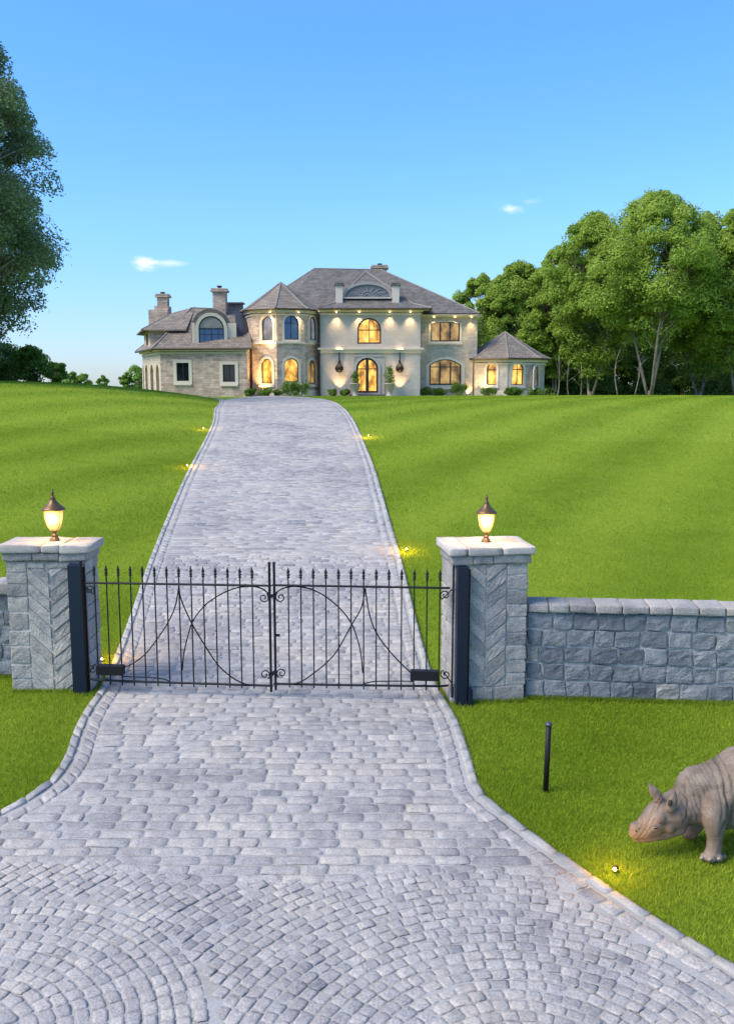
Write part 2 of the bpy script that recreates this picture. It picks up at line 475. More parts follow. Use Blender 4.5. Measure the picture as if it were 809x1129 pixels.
# ------------------------------------------------------------------ paving setts, each one modelled, one sheet of paving
def setts(Q, tone, nodes, top=.020, tilt=.0025, seed=3, rnd=.09, dome=.10, drop=.010):
    """Q: (N,4,2) corners counter-clockwise -> a patch with rounded rim per stone"""
    rs = np.random.RandomState(seed)
    N = len(Q); nd = np.array(nodes); n = len(nd)
    S, T = np.meshgrid(nd, nd); S, T = S.ravel(), T.ravel()
    c = 1 - rnd * (np.abs(S) * np.abs(T)) ** 3
    S2, T2 = S * c, T * c
    w = np.stack([(1-S2)*(1-T2), (1+S2)*(1-T2), (1+S2)*(1+T2), (1-S2)*(1+T2)], 1) / 4
    P = np.einsum('kc,ncd->nkd', w, Q)
    rim = np.maximum(np.abs(S), np.abs(T))
    P = P + (rs.rand(N, len(S), 2) - .5) * .009 * (rim > .7)[None, :, None]
    h = top * np.ones((N, len(S))) + rs.uniform(-.004, .004, (N, 1))
    h += rs.uniform(-1, 1, (N, 1)) * tilt * S + rs.uniform(-1, 1, (N, 1)) * tilt * T
    h -= (.004 * dome / .18) * (S**2 + T**2) / 2
    h[:, rim > .999] -= drop
    pp = P.reshape(-1, 2)
    h = h.reshape(-1) + .0045 * fbm(np.stack([pp[:, 0] * 19, pp[:, 1] * 19, 0 * pp[:, 0]], 1), 2, 3)
    z = prof(pp[:, 1]) + h
    V = np.stack([pp[:, 0], pp[:, 1], z], 1)
    J = np.arange(n * n).reshape(n, n)
    q = np.stack([J[:-1, :-1], J[:-1, 1:], J[1:, 1:], J[1:, :-1]], -1).reshape(-1, 4)
    F = (q[None] + (np.arange(N) * n * n)[:, None, None]).reshape(-1, 4)
    return V, F, np.repeat(tone, n * n)
def merge(parts):
    V, F, T, o = [], [], [], 0
    for v, f, t in parts:
        V.append(v); F.append(f + o); T.append(t); o += len(v)
    return np.concatenate(V), np.concatenate(F), np.concatenate(T)
NEAR = (-1, -.93, -.5, 0, .5, .93, 1); FAR = (-1, -.9, .9, 1)
rs = np.random.RandomState(11)
BORD = .28
def tones(n): return np.clip(rs.beta(2.2, 2.0, n) * .8 + .12 + (rs.rand(n) < .05) * rs.uniform(-.5, -.1, n), 0, 1)
def fan_edge(x): return 6.55 + .10 * np.sin(x * 1.7 + .5) + .25 * np.exp(-((x + 2.2) / .8) ** 2)
near, far = [], []
y = 6.2
while y < 79.2:
    hgt = rs.uniform(.125, .165) if y < 11 else rs.uniform(.12, .16)
    yc = y + hgt / 2
    a, b = max(float(XL(yc, BORD)), -8.5), min(float(XR(yc, BORD)), 8.5)
    x = a + rs.uniform(-.02, 0)
    while x < b - .05:
        w = rs.uniform(.21, .38) if y < 17 else rs.uniform(.28, .75)
        if b - x - w < .14: w = b - x
        if fan_edge(x + w / 2) < yc + .035:
            j = .002 + .0025 * rs.rand(); jy = .0048 + .003 * rs.rand(); yy = .010 * fbm([[x * .9, y * 3, 0]], 4, 2)[0] if y < 30 else 0
            s = rs.uniform(-.012, .012, 8) if y < 25 else np.zeros(8)
            q = [(x + j + s[0], y + jy + s[1] * .5 + yy), (x + w - j + s[2], y + jy + s[3] * .5 + yy), (x + w - j + s[4], y + hgt - jy + s[5] * .5 + yy), (x + j + s[6], y + hgt - jy + s[7] * .5 + yy)]
            (near if y < 17 else far).append(q)
        x += w
    y += hgt
# borders: kerb line + two courses of setts following the edges
def along(E, sgn, o0, o1, step, jit=.2, ymax=79, ymin=2.0, j=.006):
    P0, P1 = offset_line(E, o0, sgn), offset_line(E, o1, sgn)
    def rsmp(P, t):
        d = np.r_[0, np.cumsum(np.linalg.norm(np.diff(P, axis=0), axis=1))]; return np.stack([np.interp(t * d[-1], d, P[:, 0]), np.interp(t * d[-1], d, P[:, 1])], 1), d[-1]
    _, L = rsmp(P0, np.array([0.]))
    t = [0.]
    while t[-1] < L: t.append(t[-1] + step * rs.uniform(1 - jit, 1 + jit))
    t = np.array(t) / t[-1]
    A, _ = rsmp(P0, t); B, _ = rsmp(P1, t)
    out = []
    for i in range(len(t) - 1):
        q = np.array([A[i], B[i], B[i+1], A[i+1]])
        if sgn < 0: q = q[::-1]
        c = q.mean(0)
        if not (ymin < c[1] < ymax) or abs(c[0]) > 9.5 and c[1] < 20: continue
        d1 = (q[1] - q[0]); d1 /= np.linalg.norm(d1); d2 = (q[2] - q[1]); d2 /= np.linalg.norm(d2)
        q[0] += j*d1 + j*d2; q[1] += -j*d1 + j*d2; q[2] += -j*d1 - j*d2; q[3] += j*d1 - j*d2
        out.append(q)
    return out
kerbs = []
for E, sg in ((LEs, 1), (REs, -1)):
    kerbs += along(E, sg, .0, .095, .32, .35)
    for q in along(E, sg, .125, .265, .19):
        (near if q[:, 1].mean() < 17 else far).append(q)
# segmental fans at the foot of the drive
fans = []
C1, C2 = G(-75, 1165)[:2], G(590, 1215)[:2]
R1 = 1.568
for C, k0, k1 in ((C1, 2, 16), (C2, 1, 84)):
    for k in range(k0, k1):
        r0, r1 = k * .098, (k + 1) * .098
        n = max(5, int(2 * math.pi * (r0 + r1) / 2 / .112)); ph = rs.rand() * 6
        wb = rs.uniform(.8, 1.2, n); wb = np.cumsum(wb) / wb.sum() * 2 * math.pi
        for i in range(n):
            t0, t1 = (wb[i-1] if i else 0.) + ph, wb[i] + ph
            jr, ja = .0055, .0012 / ((r0 + r1) / 2)
            rj = rs.uniform(-.005, .005, 4)
            tt = [(r0 + jr + rj[0], t0 + ja), (r1 - jr + rj[1], t0 + ja), (r1 - jr + rj[2], t1 - ja), (r0 + jr + rj[3], t1 - ja)]
            q = np.array([(C[0] + r * math.cos(t), C[1] + r * math.sin(t)) for r, t in tt])
            c = q.mean(0)
            d1 = np.hypot(*(c - C1))
            if C is C1 and d1 > R1 + .02: continue
            if C is C2 and d1 < R1 + .03: continue
            if c[1] > fan_edge(c[0]) + .02 or c[1] < 2.6: continue
            if c[0] < XL(c[1], BORD) + .04 or c[0] > XR(c[1], BORD) - .04 or abs(c[0]) > 8: continue
            fans.append(q)
def arr(L): return np.array(L, float)
parts = [setts(arr(near), tones(len(near)), NEAR, seed=1), setts(arr(fans), tones(len(fans)) * .9 + .05, NEAR, top=.019, tilt=.0025, seed=2, drop=.007),
         setts(arr(far), tones(len(far)), FAR, seed=3)]
V, Fq, T = merge(parts)
me = mkmesh('driveway', V, Fq, T, [m_sett], False)
o = bpy.data.objects.new('driveway', me); COL.objects.link(o); o['kind'] = 'structure'
o['label'] = 'grey granite sett driveway climbing through the gate to the house'
V, Fq, T = merge([setts(arr(kerbs), rs.rand(len(kerbs)), (-1, -.96, -.3, .3, .96, 1), top=.028, drop=.034, dome=.0, seed=5, rnd=.05)])
me = mkmesh('kerb', V, Fq, T, [m_kerb], False)
o = bpy.data.objects.new('kerb', me); COL.objects.link(o); o['kind'] = 'structure'; o['label'] = 'low granite kerb line edging the lawns'

# ------------------------------------------------------------------ grass blades
def blades(n, x0, x1, y0, y1, h, w, seed, dens=None, edge=.0, seg=True):
    r = np.random.RandomState(seed)
    x = r.uniform(x0, x1, n); y = r.uniform(y0, y1, n)
    frus = np.abs(x) < y * .43 + 1.2
    ok = frus & ((x < XL(y) - edge) | (x > XR(y) + edge))
    ok &= ~((x > .98) & (x < 2.0) & (y > 10.33 + .1 * (x - 1)) & (y < 11.15)) & ~((x > -4.40) & (x < -3.38) & (y > 10.8) & (y < 11.4))
    ok &= ~((x > 1.9) & (y > WALLY(x)) & (y < WALLY(x) + .42)) & ~((x < -4.3) & (y > 11.33) & (y < 11.75))
    x, y = x[ok], y[ok]; n = len(x)
    z = H(x, y)
    a = r.uniform(0, 2 * math.pi, n); hh = h * r.uniform(.45, 1.15, n) * (1 + .25 * fbm(np.stack([x * 2, y * 2, 0 * x], 1), 9, 2)); ww = w * r.uniform(.6, 1.2, n)
    lean = r.uniform(.1, .9, n) * hh; la = r.uniform(0, 2 * math.pi, n)
    dx, dy = np.cos(a) * ww / 2, np.sin(a) * ww / 2
    lx, ly = np.cos(la) * lean, np.sin(la) * lean
    tone = np.clip(r.beta(2.5, 2.5, n) + (r.rand(n) < .04) * .35, 0, 1)
    p = lambda sx, fz, fl, k: np.stack([x + sx * dx * k + lx * fl, y + sx * dy * k + ly * fl, z + hh * fz - .005 * (fz == 0)], 1)
    if seg:
        V = np.stack([p(-1, 0, 0, 1), p(1, 0, 0, 1), p(1, .6, .35, .75), p(-1, .6, .35, .75), p(0, .95, 1, 0)], 1).reshape(-1, 3)
        b = np.arange(n)[:, None] * 5
        F = np.concatenate([np.hstack([b, b+1, b+2]), np.hstack([b, b+2, b+3]), np.hstack([b+3, b+2, b+4])])
        return V, F, np.repeat(tone, 5)
    V = np.stack([p(-1, 0, 0, 1), p(1, 0, 0, 1), p(0, 1, 1, 0)], 1).reshape(-1, 3)
    return V, np.arange(3 * n).reshape(-1, 3), np.repeat(tone, 3)
def WALLY(x): return 10.58 - .086 * (x - 1.93)
def foot_blades(x0, x1, fy, n, seed, h=.075):
    r = np.random.RandomState(seed); x = r.uniform(x0, x1, n); y = fy(x) - np.abs(r.normal(0, .035, n)); z = H(x, y)
    a = r.uniform(0, 6.28, n); w = .0035; hh = h * r.uniform(.35, 1.1, n); dx, dy = np.cos(a) * w, np.sin(a) * w; la = r.uniform(3.3, 6.1, n); l = hh * r.uniform(.1, .6, n)
    V = np.stack([np.stack([x - dx, y - dy, z], 1), np.stack([x + dx, y + dy, z], 1), np.stack([x + np.cos(la) * l, y + np.sin(la) * l, z + hh], 1)], 1).reshape(-1, 3)
    return V, np.arange(3 * n).reshape(-1, 3), np.repeat(r.beta(2.5, 2.5, n), 3)
gr = merge([
    foot_blades(1.95, 6.4, WALLY, 5200, 31), foot_blades(1.0, 1.92, lambda x: 10.40 + .12 * (x - 1) - .02, 1000, 32), foot_blades(-4.4, -3.6, lambda x: 10.83 + 0 * x, 900, 33, .06), foot_blades(-7.5, -4.3, lambda x: 11.35 + 0 * x, 2500, 34),
    blades(330000, .8, 6.2, 5.0, 11.2, .040, .0048, 21, edge=-.02),
    blades(120000, -7.0, -3.0, 6.8, 12.2, .040, .0048, 22, edge=-.02),
    blades(260000, -9.5, 9.5, 11.2, 19, .042, .008, 23, edge=-.02, seg=False),
    blades(260000, -15, 15, 19, 33, .045, .014, 24, seg=False),
    blades(240000, -30, 33, 33, 80, .055, .032, 25, seg=False),
])
me = mkmesh('lawn_grass', gr[0], gr[1], gr[2], [mblade.m], False)
o = bpy.data.objects.new('lawn_grass', me); COL.objects.link(o)
tag(o, 'short bright green grass of the lawns on both sides of the drive', 'grass', None, 'stuff')
# ------------------------------------------------------------------ stone of walls and pillars
m_stone = granite('pillar_granite', [(0, (.30, .285, .28)), (.5, (.41, .385, .37)), (1, (.50, .46, .43))], 1.0, .35, 55, .016)
m_wall = granite('wall_granite', [(0, (.15, .165, .195)), (.4, (.22, .24, .27)), (.75, (.30, .315, .345)), (.9, (.34, .335, .33)), (1, (.37, .355, .335))], 1.0, .15, 55, .018)
m_cap = granite('capstone', [(0, (.44, .40, .38)), (1, (.56, .51, .47))], .6, .3, 90, .004)
m_pmortar = granite('wall_mortar', [(0, (.48, .47, .46)), (1, (.52, .50, .48))], 1.0, .2, 60, .006)
m_iron = simple('black_wrought_iron', (.008, .008, .010), .55, 0, spec=.3)
m_navy = simple('dark_navy_steel', (.010, .018, .042), .38, .2)
rr = random.Random(5)

def frame_axes(ang):
    """rows: along (right), into depth, up"""
    return np.array([[math.cos(ang), math.sin(ang), 0], [-math.sin(ang), math.cos(ang), 0], [0, 0, 1.]])

def pillar(name, label, O, ang, wid, dep, hbody, quoin_side, plinth, capw, capd, seed):
    """O = front left ground corner"""
    A = frame_axes(ang); O = np.array(O, float)
    P = lambda u, d, z: O + A[0] * u + A[1] * d + A[2] * z
    t = thing(name, label, 'gate pillar', P(wid / 2, dep / 2, 0))
    r = random.Random(seed)
    core = MB(); core.box(P(wid/2, dep/2, hbody/2 - .03), (wid - .03, dep - .014, hbody + .06), A, .5)
    obj('mortar_core', core, m_pmortar, t)
    q = MB(); qw = .25
    z0 = .0
    if plinth:                                  # a course of larger blocks at the foot
        for u0, u1 in ((.13, .5), (.5, wid)):
            q.rock(P((u0+u1)/2, .10, plinth/2), (u1-u0-.012, .24, plinth-.01), A, tone=r.random(), seed=r.randint(0, 99))
        z0 = plinth
    zs = z0
    while zs < hbody - .05:                     # quoins up the outer corner
        h = r.uniform(.14, .25); h = hbody - zs if hbody - zs - h < .12 else h
        u = wid - qw/2 if quoin_side == 'R' else qw/2
        wv = qw + r.uniform(-.008, .008)
        q.rock(P(u, .13, zs + h/2), (wv, .27, h - .013), A, rnd=.09, amp=.009, tone=r.random(), seed=r.randint(0, 999))
        zs += h
    # side and back faces
    for (uc, sgn) in ((0.0, -1), (wid, 1)):
        zs = 0.
        while zs < hbody - .04:
            h = r.uniform(.18, .28); h = hbody - zs if hbody - zs - h < .12 else h
            d0 = .27 if (uc > 0) == (quoin_side == 'R') else .012
            cut = r.uniform(.5, .6) * (dep - d0) + d0
            for a, b in ((d0, cut), (cut, dep)):
                q.rock(P(uc - sgn * .045, (a+b)/2, zs + h/2), (.11, b-a-.010, h-.012), A, amp=.008, tone=r.random(), seed=r.randint(0, 999))
            zs += h
    zs = 0.
    while zs < hbody - .04:
        h = r.uniform(.18, .28); h = hbody - zs if hbody - zs - h < .12 else h
        c = r.uniform(.3, .7) * wid
        for a, b in ((0.1, c), (c, wid - .1)):
            q.rock(P((a+b)/2, dep - .04, zs + h/2), (b-a-.012, .1, h-.012), A, amp=.01, tone=r.random(), seed=r.randint(0, 999))
        zs += h
    obj('corner_stones', q, m_stone, t, False)
    # herringbone panel
    hb = MB()
    u0, u1 = (.14, wid - qw - .008) if quoin_side == 'R' else (qw + .008, .80)
    zt = hbody - (.09 if quoin_side == 'L' else .0); zb = z0 + .004
    uc = .385 if quoin_side == 'R' else .53
    hf = MB(); hf.rock(P((.07 if quoin_side == 'R' else (.80 + wid) / 2), .05, (z0 + hbody)/2), ((.13 if quoin_side == 'R' else wid - .81), .10, hbody - z0 - .01), A, rnd=.05, amp=.004, tone=.4, seed=2); obj('post_backing', hf, m_stone, t, True)
    if quoin_side == 'L':
        q2 = [(u0, (u0+u1)/2 - .05), ((u0+u1)/2 - .05, u1)]
        for a, b in q2: hb.rock(P((a+b)/2, .05, hbody - .045), (b-a-.01, .12, .082), A, amp=.01, tone=r.random(), seed=r.randint(0, 99))
    st = .168
    for side in (0, 1):
        a, b = (u0, uc - .004) if side == 0 else (uc + .004, u1)
        slope = .95 if side == 0 else .80
        k = -3
        while True:
            # V shape: outer end high, centre low
            zc = zb + k * st + (st * .5 if side else 0); k += 1
            if zc > zt + .02: break
            n = 7; g = .0075; fj = (0, .05, .35, .65, .95, 1); fi_ = (0, .035, .2, .4, .6, .8, .965, 1)
            V = []; jt = r.uniform(-.006, .006); dp = r.uniform(-.006, .012)
            for i in range(n + 1):
                fu = fi_[i]; u = a + (b - a) * fu
                rise = (b - u) * slope if side == 0 else (u - a) * slope
                for j in range(6):
                    zz = zc + rise + g + (st - 2*g) * fj[j] + jt
                    edge = (i in (0, n)) or (j in (0, 5))
                    zz = min(max(zz, zb), zt)
                    V.append((u, (.028 if edge else -.008 - dp), zz))
            V = np.array(V)
            if V[:, 2].max() - V[:, 2].min() < .03: continue
            nz = fbm(np.stack([V[:, 0] * 11, V[:, 2] * 11, V[:, 1] * 0 + k + side * 50], 1), seed, 3)
            V[:, 1] -= nz * .0065 * (V[:, 1] < .02)
            Wd = np.array([P(*v) for v in V])
            F = [(i*6+j, (i+1)*6+j, (i+1)*6+j+1, i*6+j+1) for i in range(n) for j in range(5)]
            F = [f for f in F if len({tuple(np.round(V[q_], 4)) for q_ in f}) > 2]
            hb.add(Wd, F, r.random())
    obj('herringbone_panel', hb, m_stone, t, False)
    # moulding course and cap
    mc = MB(); cuts = [0, .36, .68, 1] if quoin_side == 'L' else [0, .27, .52, 1]
    mw, md = wid + .07, dep + .05
    for a, b in zip(cuts[:-1], cuts[1:]):
        mc.rock(P(-.035 + mw*(a+b)/2, -.03 + md/2, hbody + .055), (mw*(b-a) - .004, md, .108), A, rnd=.10, amp=.006, tone=r.random()*.6, seed=r.randint(0, 99))
    obj('moulding_course', mc, m_stone, t, True)
    cp = MB(); cuts = [0, .47, .68, 1] if quoin_side == 'L' else [0, .22, .62, 1]
    uo = (wid - capw) / 2; do = (dep - capd) / 2
    for a, b in zip(cuts[:-1], cuts[1:]):
        cp.rock(P(uo + capw*(a+b)/2, do + capd/2, hbody + .11 + .05), (capw*(b-a) - .003, capd, .10), A, rnd=.18, amp=.008, freq=6,
                nodes=(-1, -.93, -.6, -.2, .2, .6, .93, 1), tone=r.random(), seed=r.randint(0, 99))
    obj('capstone', cp, m_cap, t, True)
    return t, P, hbody + .21

def px2x(px, Y): return U(px, 700, Y)[0]
YPL, YPR = 10.85, 10.40
xl = px2x(11, YPL)
PL, PLf, PLtop = pillar('gate_pillar', 'left stone gate pillar with herringbone panel, lamp on its flat capstone', (xl, YPL, 0), R(-1), .965, .50, 1.655, 'L', 0, 1.14, .60, 3)
xr = px2x(499.5, YPR)
PR, PRf, PRtop = pillar('gate_pillar', 'right stone gate pillar with herringbone panel joined to the blue-grey wall', (xr, YPR, 0), R(7), .89, .66, 1.70, 'R', .215, 1.04, .78, 8)

# steel posts in front of the pillars
def steel_post(label, c, w, h, ang):
    A = frame_axes(ang); m = MB()
    t = thing('steel_gate_post', label, 'post', (c[0], c[1], 0))
    m.box((c[0], c[1], h/2), (w, w * .8, h), A)
    p = obj('post', m, m_navy, t)
    b = p.modifiers.new('bevel', 'BEVEL'); b.width = .006; b.segments = 2
    m = MB(); m.box((c[0] + (w*.5 + .014) * A[0][0], c[1] + (w*.5+.014) * A[0][1] - .02, h/2 - .01), (.022, .02, h - .04), A)
    obj('guide_strip', m, m_iron, t)
    return t, A
tl, Al = steel_post('tall dark steel post on the face of the left pillar', (px2x(86.5, 10.76), 10.80), .175, 1.63, R(-1))
tr_, Ar = steel_post('tall dark steel post on the face of the right pillar, small stub at its foot', (px2x(509, 10.32), 10.36), .135, 1.69, R(7))
m = MB(); m.box((px2x(519.5, 10.28), 10.34, .11), (.05, .09, .22), Ar)
obj('foot_stub', m, m_navy, tr_)

# ------------------------------------------------------------------ boundary walls
def stone_wall(label, O, ang, length, hgt, thick, rows, cop_h, seed, cap_over=.03):
    A = frame_axes(ang); O = np.array(O, float)
    P = lambda u, d, z: O + A[0] * u + A[1] * d + A[2] * z
    r = random.Random(seed)
    t = thing('stone_wall', label, 'wall', P(length/2, thick/2, 0))
    c = MB(); c.box(P(length/2, thick/2, hgt/2 - .1), (length, thick - .036, hgt + .2), A)
    obj('mortar_core', c, m_pmortar, t)
    b = MB(); rh = (hgt - .045) / rows
    for face in (0, 1):
        for k in range(rows):
            u = -r.uniform(0, .15)
            hh = rh
            while u < length:
                w = r.uniform(.24, .33); a, e = max(u, 0), min(u + w, length)
                if e - a > .07:
                    d = -.0 if face == 0 else thick
                    b.rock(P((a+e)/2, d + (.05 if face == 0 else -.05), .04 + k*rh + rh/2 + r.uniform(-.004, .004)), (e-a-.012, .12, hh - .012 - r.uniform(0, .008)), A,
                           rnd=.19, amp=.013, freq=13, tone=min(1, max(0, r.gauss(.5, .24))), seed=r.randint(0, 999))
                u += w
    obj('masonry', b, m_wall, t, False)
    cp = MB(); u = 0
    while u < length:
        w = r.uniform(.24, .34); e = min(u + w, length)
        if length - e < .1: e = length
        cp.rock(P((u+e)/2, thick/2 - cap_over/2, hgt + cop_h/2 + r.uniform(-.002, .002)), (e-u-.010, thick + cap_over*2, cop_h), A, rnd=.16, amp=.007, freq=7, tone=r.random(), seed=r.randint(0, 999))
        u = e
    obj('coping', cp, m_stone, t, True)
    c2 = MB(); c2.box(P(length/2, thick/2, hgt + cop_h/2 - .01), (length, thick - .02, cop_h - .02), A)
    obj('coping_bed', c2, m_pmortar, t)
    return t
stone_wall('long low wall of blue-grey dressed stone blocks running right from the gate pillar', (1.92, 10.585, 0), math.atan(-.086), 9.0, 1.10, .34, 5, .10, 4)
stone_wall('short stretch of low stone wall at the left edge beside the left pillar', (-13.2, 11.37, 0), 0, 8.86, 1.12, .34, 5, .16, 6)

# ------------------------------------------------------------------ wrought iron gate
GA, GB = np.array([px2x(94.5, 10.74), 10.74]), np.array([px2x(497.5, 10.42), 10.42])
gd = (GB - GA); GLEN = np.linalg.norm(gd); gd /= GLEN
def gate_leaf(label, left):
    W = GLEN * (.519 if left else .481)
    org = GA if left else GB; sx = gd if left else -gd
    ctr = 743 if left else 683
    s = W / (ctr + 8 - 20)                      # metres per unit of the measured drawing
    M = lambda L: [(a, b_) for a, b_ in L]
    X_ = lambda zx: (zx - 20) * s
    Z_ = lambda zy: float(U(404, 600 + zy / 3.517 + (0 if left else 2.6), 10.66 if left else 10.50)[2])
    nrm = np.array([gd[1], -gd[0]])
    def P(u, z, d=0): return np.array([org[0] + sx[0]*u + nrm[0]*d, org[1] + sx[1]*u + nrm[1]*d, z])
    t = thing('gate_leaf', label, 'gate', (org[0], org[1], 0), 'leaves of the driveway gate')
    m = MB(); m.tube([P(X_(28), Z_(155)), P(X_(ctr + 7), Z_(155))], .014, 6); obj('top_rail', m, m_iron, t)
    m = MB(); m.tube([P(X_(28), Z_(530)), P(X_(60), Z_(534)), P(X_(400), Z_(538)), P(X_(ctr + 7), Z_(540))], .014, 6); obj('bottom_rail', m, m_iron, t)
    # meeting stile and hinge stile
    m = MB(); m.tube([P(X_(ctr - 1), Z_(563)), P(X_(ctr - 1), Z_(70))], .0155, 8); m.lathe(P(X_(ctr - 1), Z_(70)), [(.02, 0), (.024, .006), (.012, .018), (.001, .024)], 8)
    obj('meeting_stile', m, m_iron, t)
    m = MB(); m.tube([P(X_(14), Z_(575)), P(X_(14), Z_(70))], .017, 8); obj('hinge_stile', m, m_iron, t)
    # a picket with spear finial, then copies
    p0 = MB(); b = P(X_(65), 0)
    p0.tube([b + [0, 0, Z_(552)], b + [0, 0, Z_(118)]], .0088, 6)
    pk = obj('picket', p0, m_iron, t)
    f0 = MB(); z = Z_(118)
    f0.lathe(b + [0, 0, z], [(.008, -.03), (.0185, -.022), (.0185, -.012), (.010, -.004), (.019, .006), (.019, .018), (.010, .028), (.021, .046), (.012, .072), (.001, .108)], 8)
    fn = obj('finial', f0, m_iron, pk)
    for k in range(1, 14 if left else 13):
        c = pk.copy(); COL.objects.link(c); c.parent = t; dx = sx * (X_(65 + 47 * k) - X_(65)); c.location = (dx[0], dx[1], 0)
        f = fn.copy(); COL.objects.link(f); f.parent = c
    def curve(name, pts, rad=.0085, d=.0, n=8):
        pts = np.array(pts, float); out = []
        for i in range(len(pts) - 1):
            p0_, p1, p2, p3 = pts[max(i-1, 0)], pts[i], pts[i+1], pts[min(i+2, len(pts)-1)]
            for q in np.linspace(0, 1, n, endpoint=False):
                out.append(.5 * ((2*p1) + (-p0_+p2)*q + (2*p0_-5*p1+4*p2-p3)*q*q + (-p0_+3*p1-3*p2+p3)*q**3))
        out.append(pts[-1])
        m = MB(); m.tube([P(X_(a), Z_(b_), d) for a, b_ in out], rad, 6); return obj(name, m, m_iron, t)
    if left:
        A1 = [(165, 482), (205, 465), (255, 427), (300, 372), (345, 308), (378, 240), (395, 160)]
        A2 = [(395, 160), (403, 215), (440, 303), (487, 385), (536, 460), (585, 505), (630, 530), (680, 541)]
        A3 = [(396, 490), (403, 430), (418, 370), (442, 300), (487, 240), (535, 203), (582, 178), (630, 163), (680, 160), (712, 168), (738, 186)]
    else:
        A1 = [(170, 482), (205, 450), (255, 395), (300, 330), (325, 260), (341, 160)]
        A2 = [(341, 160), (355, 235), (393, 305), (443, 398), (485, 450), (538, 495), (580, 525), (620, 540)]
        A3 = [(351, 490), (356, 430), (368, 370), (393, 300), (438, 240), (493, 195), (530, 175), (563, 164), (610, 160), (650, 168), (677, 186)]
    curve('ornamental_bar', A1, d=.012)
    curve('ornamental_bar', A2, d=.014)
    curve('ornamental_bar', A3, d=-.012)
    curve('ornamental_bar', [(160, 516), (230, 517), (310, 521), (345, 530)], .007, d=.012)
    def scroll(cx, cy, r, fx, fy, tail):
        pts = []
        for a in np.linspace(0, 2 * math.pi * 1.25, 30):
            q = r * (1 - a / (2 * math.pi * 1.25) * .72)
            pts.append((cx + fx * q * math.cos(a + 2.2), cy + fy * q * math.sin(a + 2.2)))
        pts = [tail] + pts
        m = MB(); m.tube([P(X_(a), Z_(b_)) for a, b_ in pts], [.0075] * (len(pts) - 4) + [.0075, .008, .010, .012], 6); obj('scroll', m, m_iron, t)
    scroll(ctr - 24, 202, 20, -1, -1, (ctr - 1, 192)); scroll(ctr - 24, 498, 20, -1, 1, (ctr - 1, 502))
    scroll(45, 183, 20, -1, 1, (20, 160)); scroll(40, 488, 20, -1, -1, (18, 520))
    for zc in (195, 495): m = MB(); m.box(P(X_(ctr + 1), Z_(zc)), (.06, .045, .025), frame_axes(math.atan2(gd[1], gd[0]))); obj('collar', m, m_iron, t)
    m = MB(); m.box(P(X_(118), Z_(489), .035), ((172-65) * s, .09, .12), frame_axes(math.atan2(gd[1], gd[0])))
    o = obj('motor_box', m, m_iron, t); b = o.modifiers.new('bevel', 'BEVEL'); b.width = .006; b.segments = 2
    if not left:                                # latch plate seen on the right leaf's stile
        m = MB(); m.box(P(X_(ctr - 12), Z_(350), 0), (.05, .02, .03), frame_axes(math.atan2(gd[1], gd[0]))); obj('latch', m, m_iron, t)
    return t
gate_leaf('left leaf of the closed black wrought iron gate, hung at the left pillar', True)
gate_leaf('right leaf of the closed black wrought iron gate, hung at the right pillar', False)

# ------------------------------------------------------------------ lamps on the pillars
m_bronze = simple('aged_bronze', (.16, .095, .05), .45, .6)
mg = Mat('lit_lamp_glass', .25)
gp = mg.N('ShaderNodeSeparateXYZ'); mg.l.new(mg.pos(obj_=True), gp.inputs[0])
ht = mg.mr(gp.outputs[2], .14, .40)
lw = mg.N('ShaderNodeLayerWeight'); lw.inputs[0].default_value = .35
face = mg.math('SUBTRACT', 1.0, lw.outputs['Facing'])
hot = mg.math('MULTIPLY', mg.mr(ht, .1, .55), mg.mr(ht, 1.15, .55))
ec = mg.ramp(mg.math('MULTIPLY', hot, face), [(0, (1.0, .38, .03)), (.35, (1, .55, .07)), (.8, (1, .82, .28))])
mg.color((.8, .6, .25)); mg.l.new(ec, mg.b.inputs['Emission Color'])
mg.l.new(mg.mr(mg.math('MULTIPLY', hot, face), 0, .8, .26, .95), mg.b.inputs['Emission Strength'])
WARM = (1.0, .62, .22)
def pillar_lamp(label, c, s):
    t = thing('pillar_lamp', label, 'lamp', c, 'lamps on the gate pillars')
    c = np.array(c, float)
    L = lambda pr: [(r * s, z * s) for r, z in pr]
    m = MB(); m.lathe(c, L([(.068, 0), (.070, .012), (.058, .022), (.060, .040), (.040, .055), (.036, .072), (.048, .082), (.030, .094), (.022, .110), (.028, .122), (.034, .132), (.05, .150)]), 24); obj('base', m, m_bronze, t, True)
    m = MB(); m.lathe(c, L([(.048, .148), (.066, .165), (.088, .20), (.103, .25), (.114, .31), (.120, .36), (.123, .405), (.124, .425)]), 24); gl = obj('glass', m, mg.m, t, True)
    m = MB()
    for k in range(6):
        a = k * math.pi / 3 + .5; d = np.array([math.cos(a), math.sin(a), 0])
        m.tube([c + s * (d * r + [0, 0, z]) for r, z in ((.05, .148), (.091, .20), (.106, .25), (.117, .31), (.123, .36), (.126, .425))], .0035 * s, 5)
    obj('cage_rib', m, m_bronze, t)
    m = MB(); m.lathe(c, L([(.13, .418), (.152, .424), (.153, .436), (.135, .455), (.098, .485), (.066, .515), (.042, .55), (.03, .575), (.036, .585), (.022, .60), (.016, .61)]), 28); rf = obj('roof', m, m_bronze, t, True)
    m = MB(); m.lathe(c, L([(.014, .60), (.022, .615), (.014, .628), (.024, .645), (.022, .66), (.010, .672), (.012, .682), (.003, .70)]), 14); obj('finial', m, m_bronze, rf, True)
    light('lamp_bulb', 'POINT', c + [0, -.19 * s, .30 * s], 4.5, WARM, t, .06); light('lamp_bulb', 'POINT', c + [.0, .19 * s, .30 * s], 4.5, WARM, t, .06)
    return t
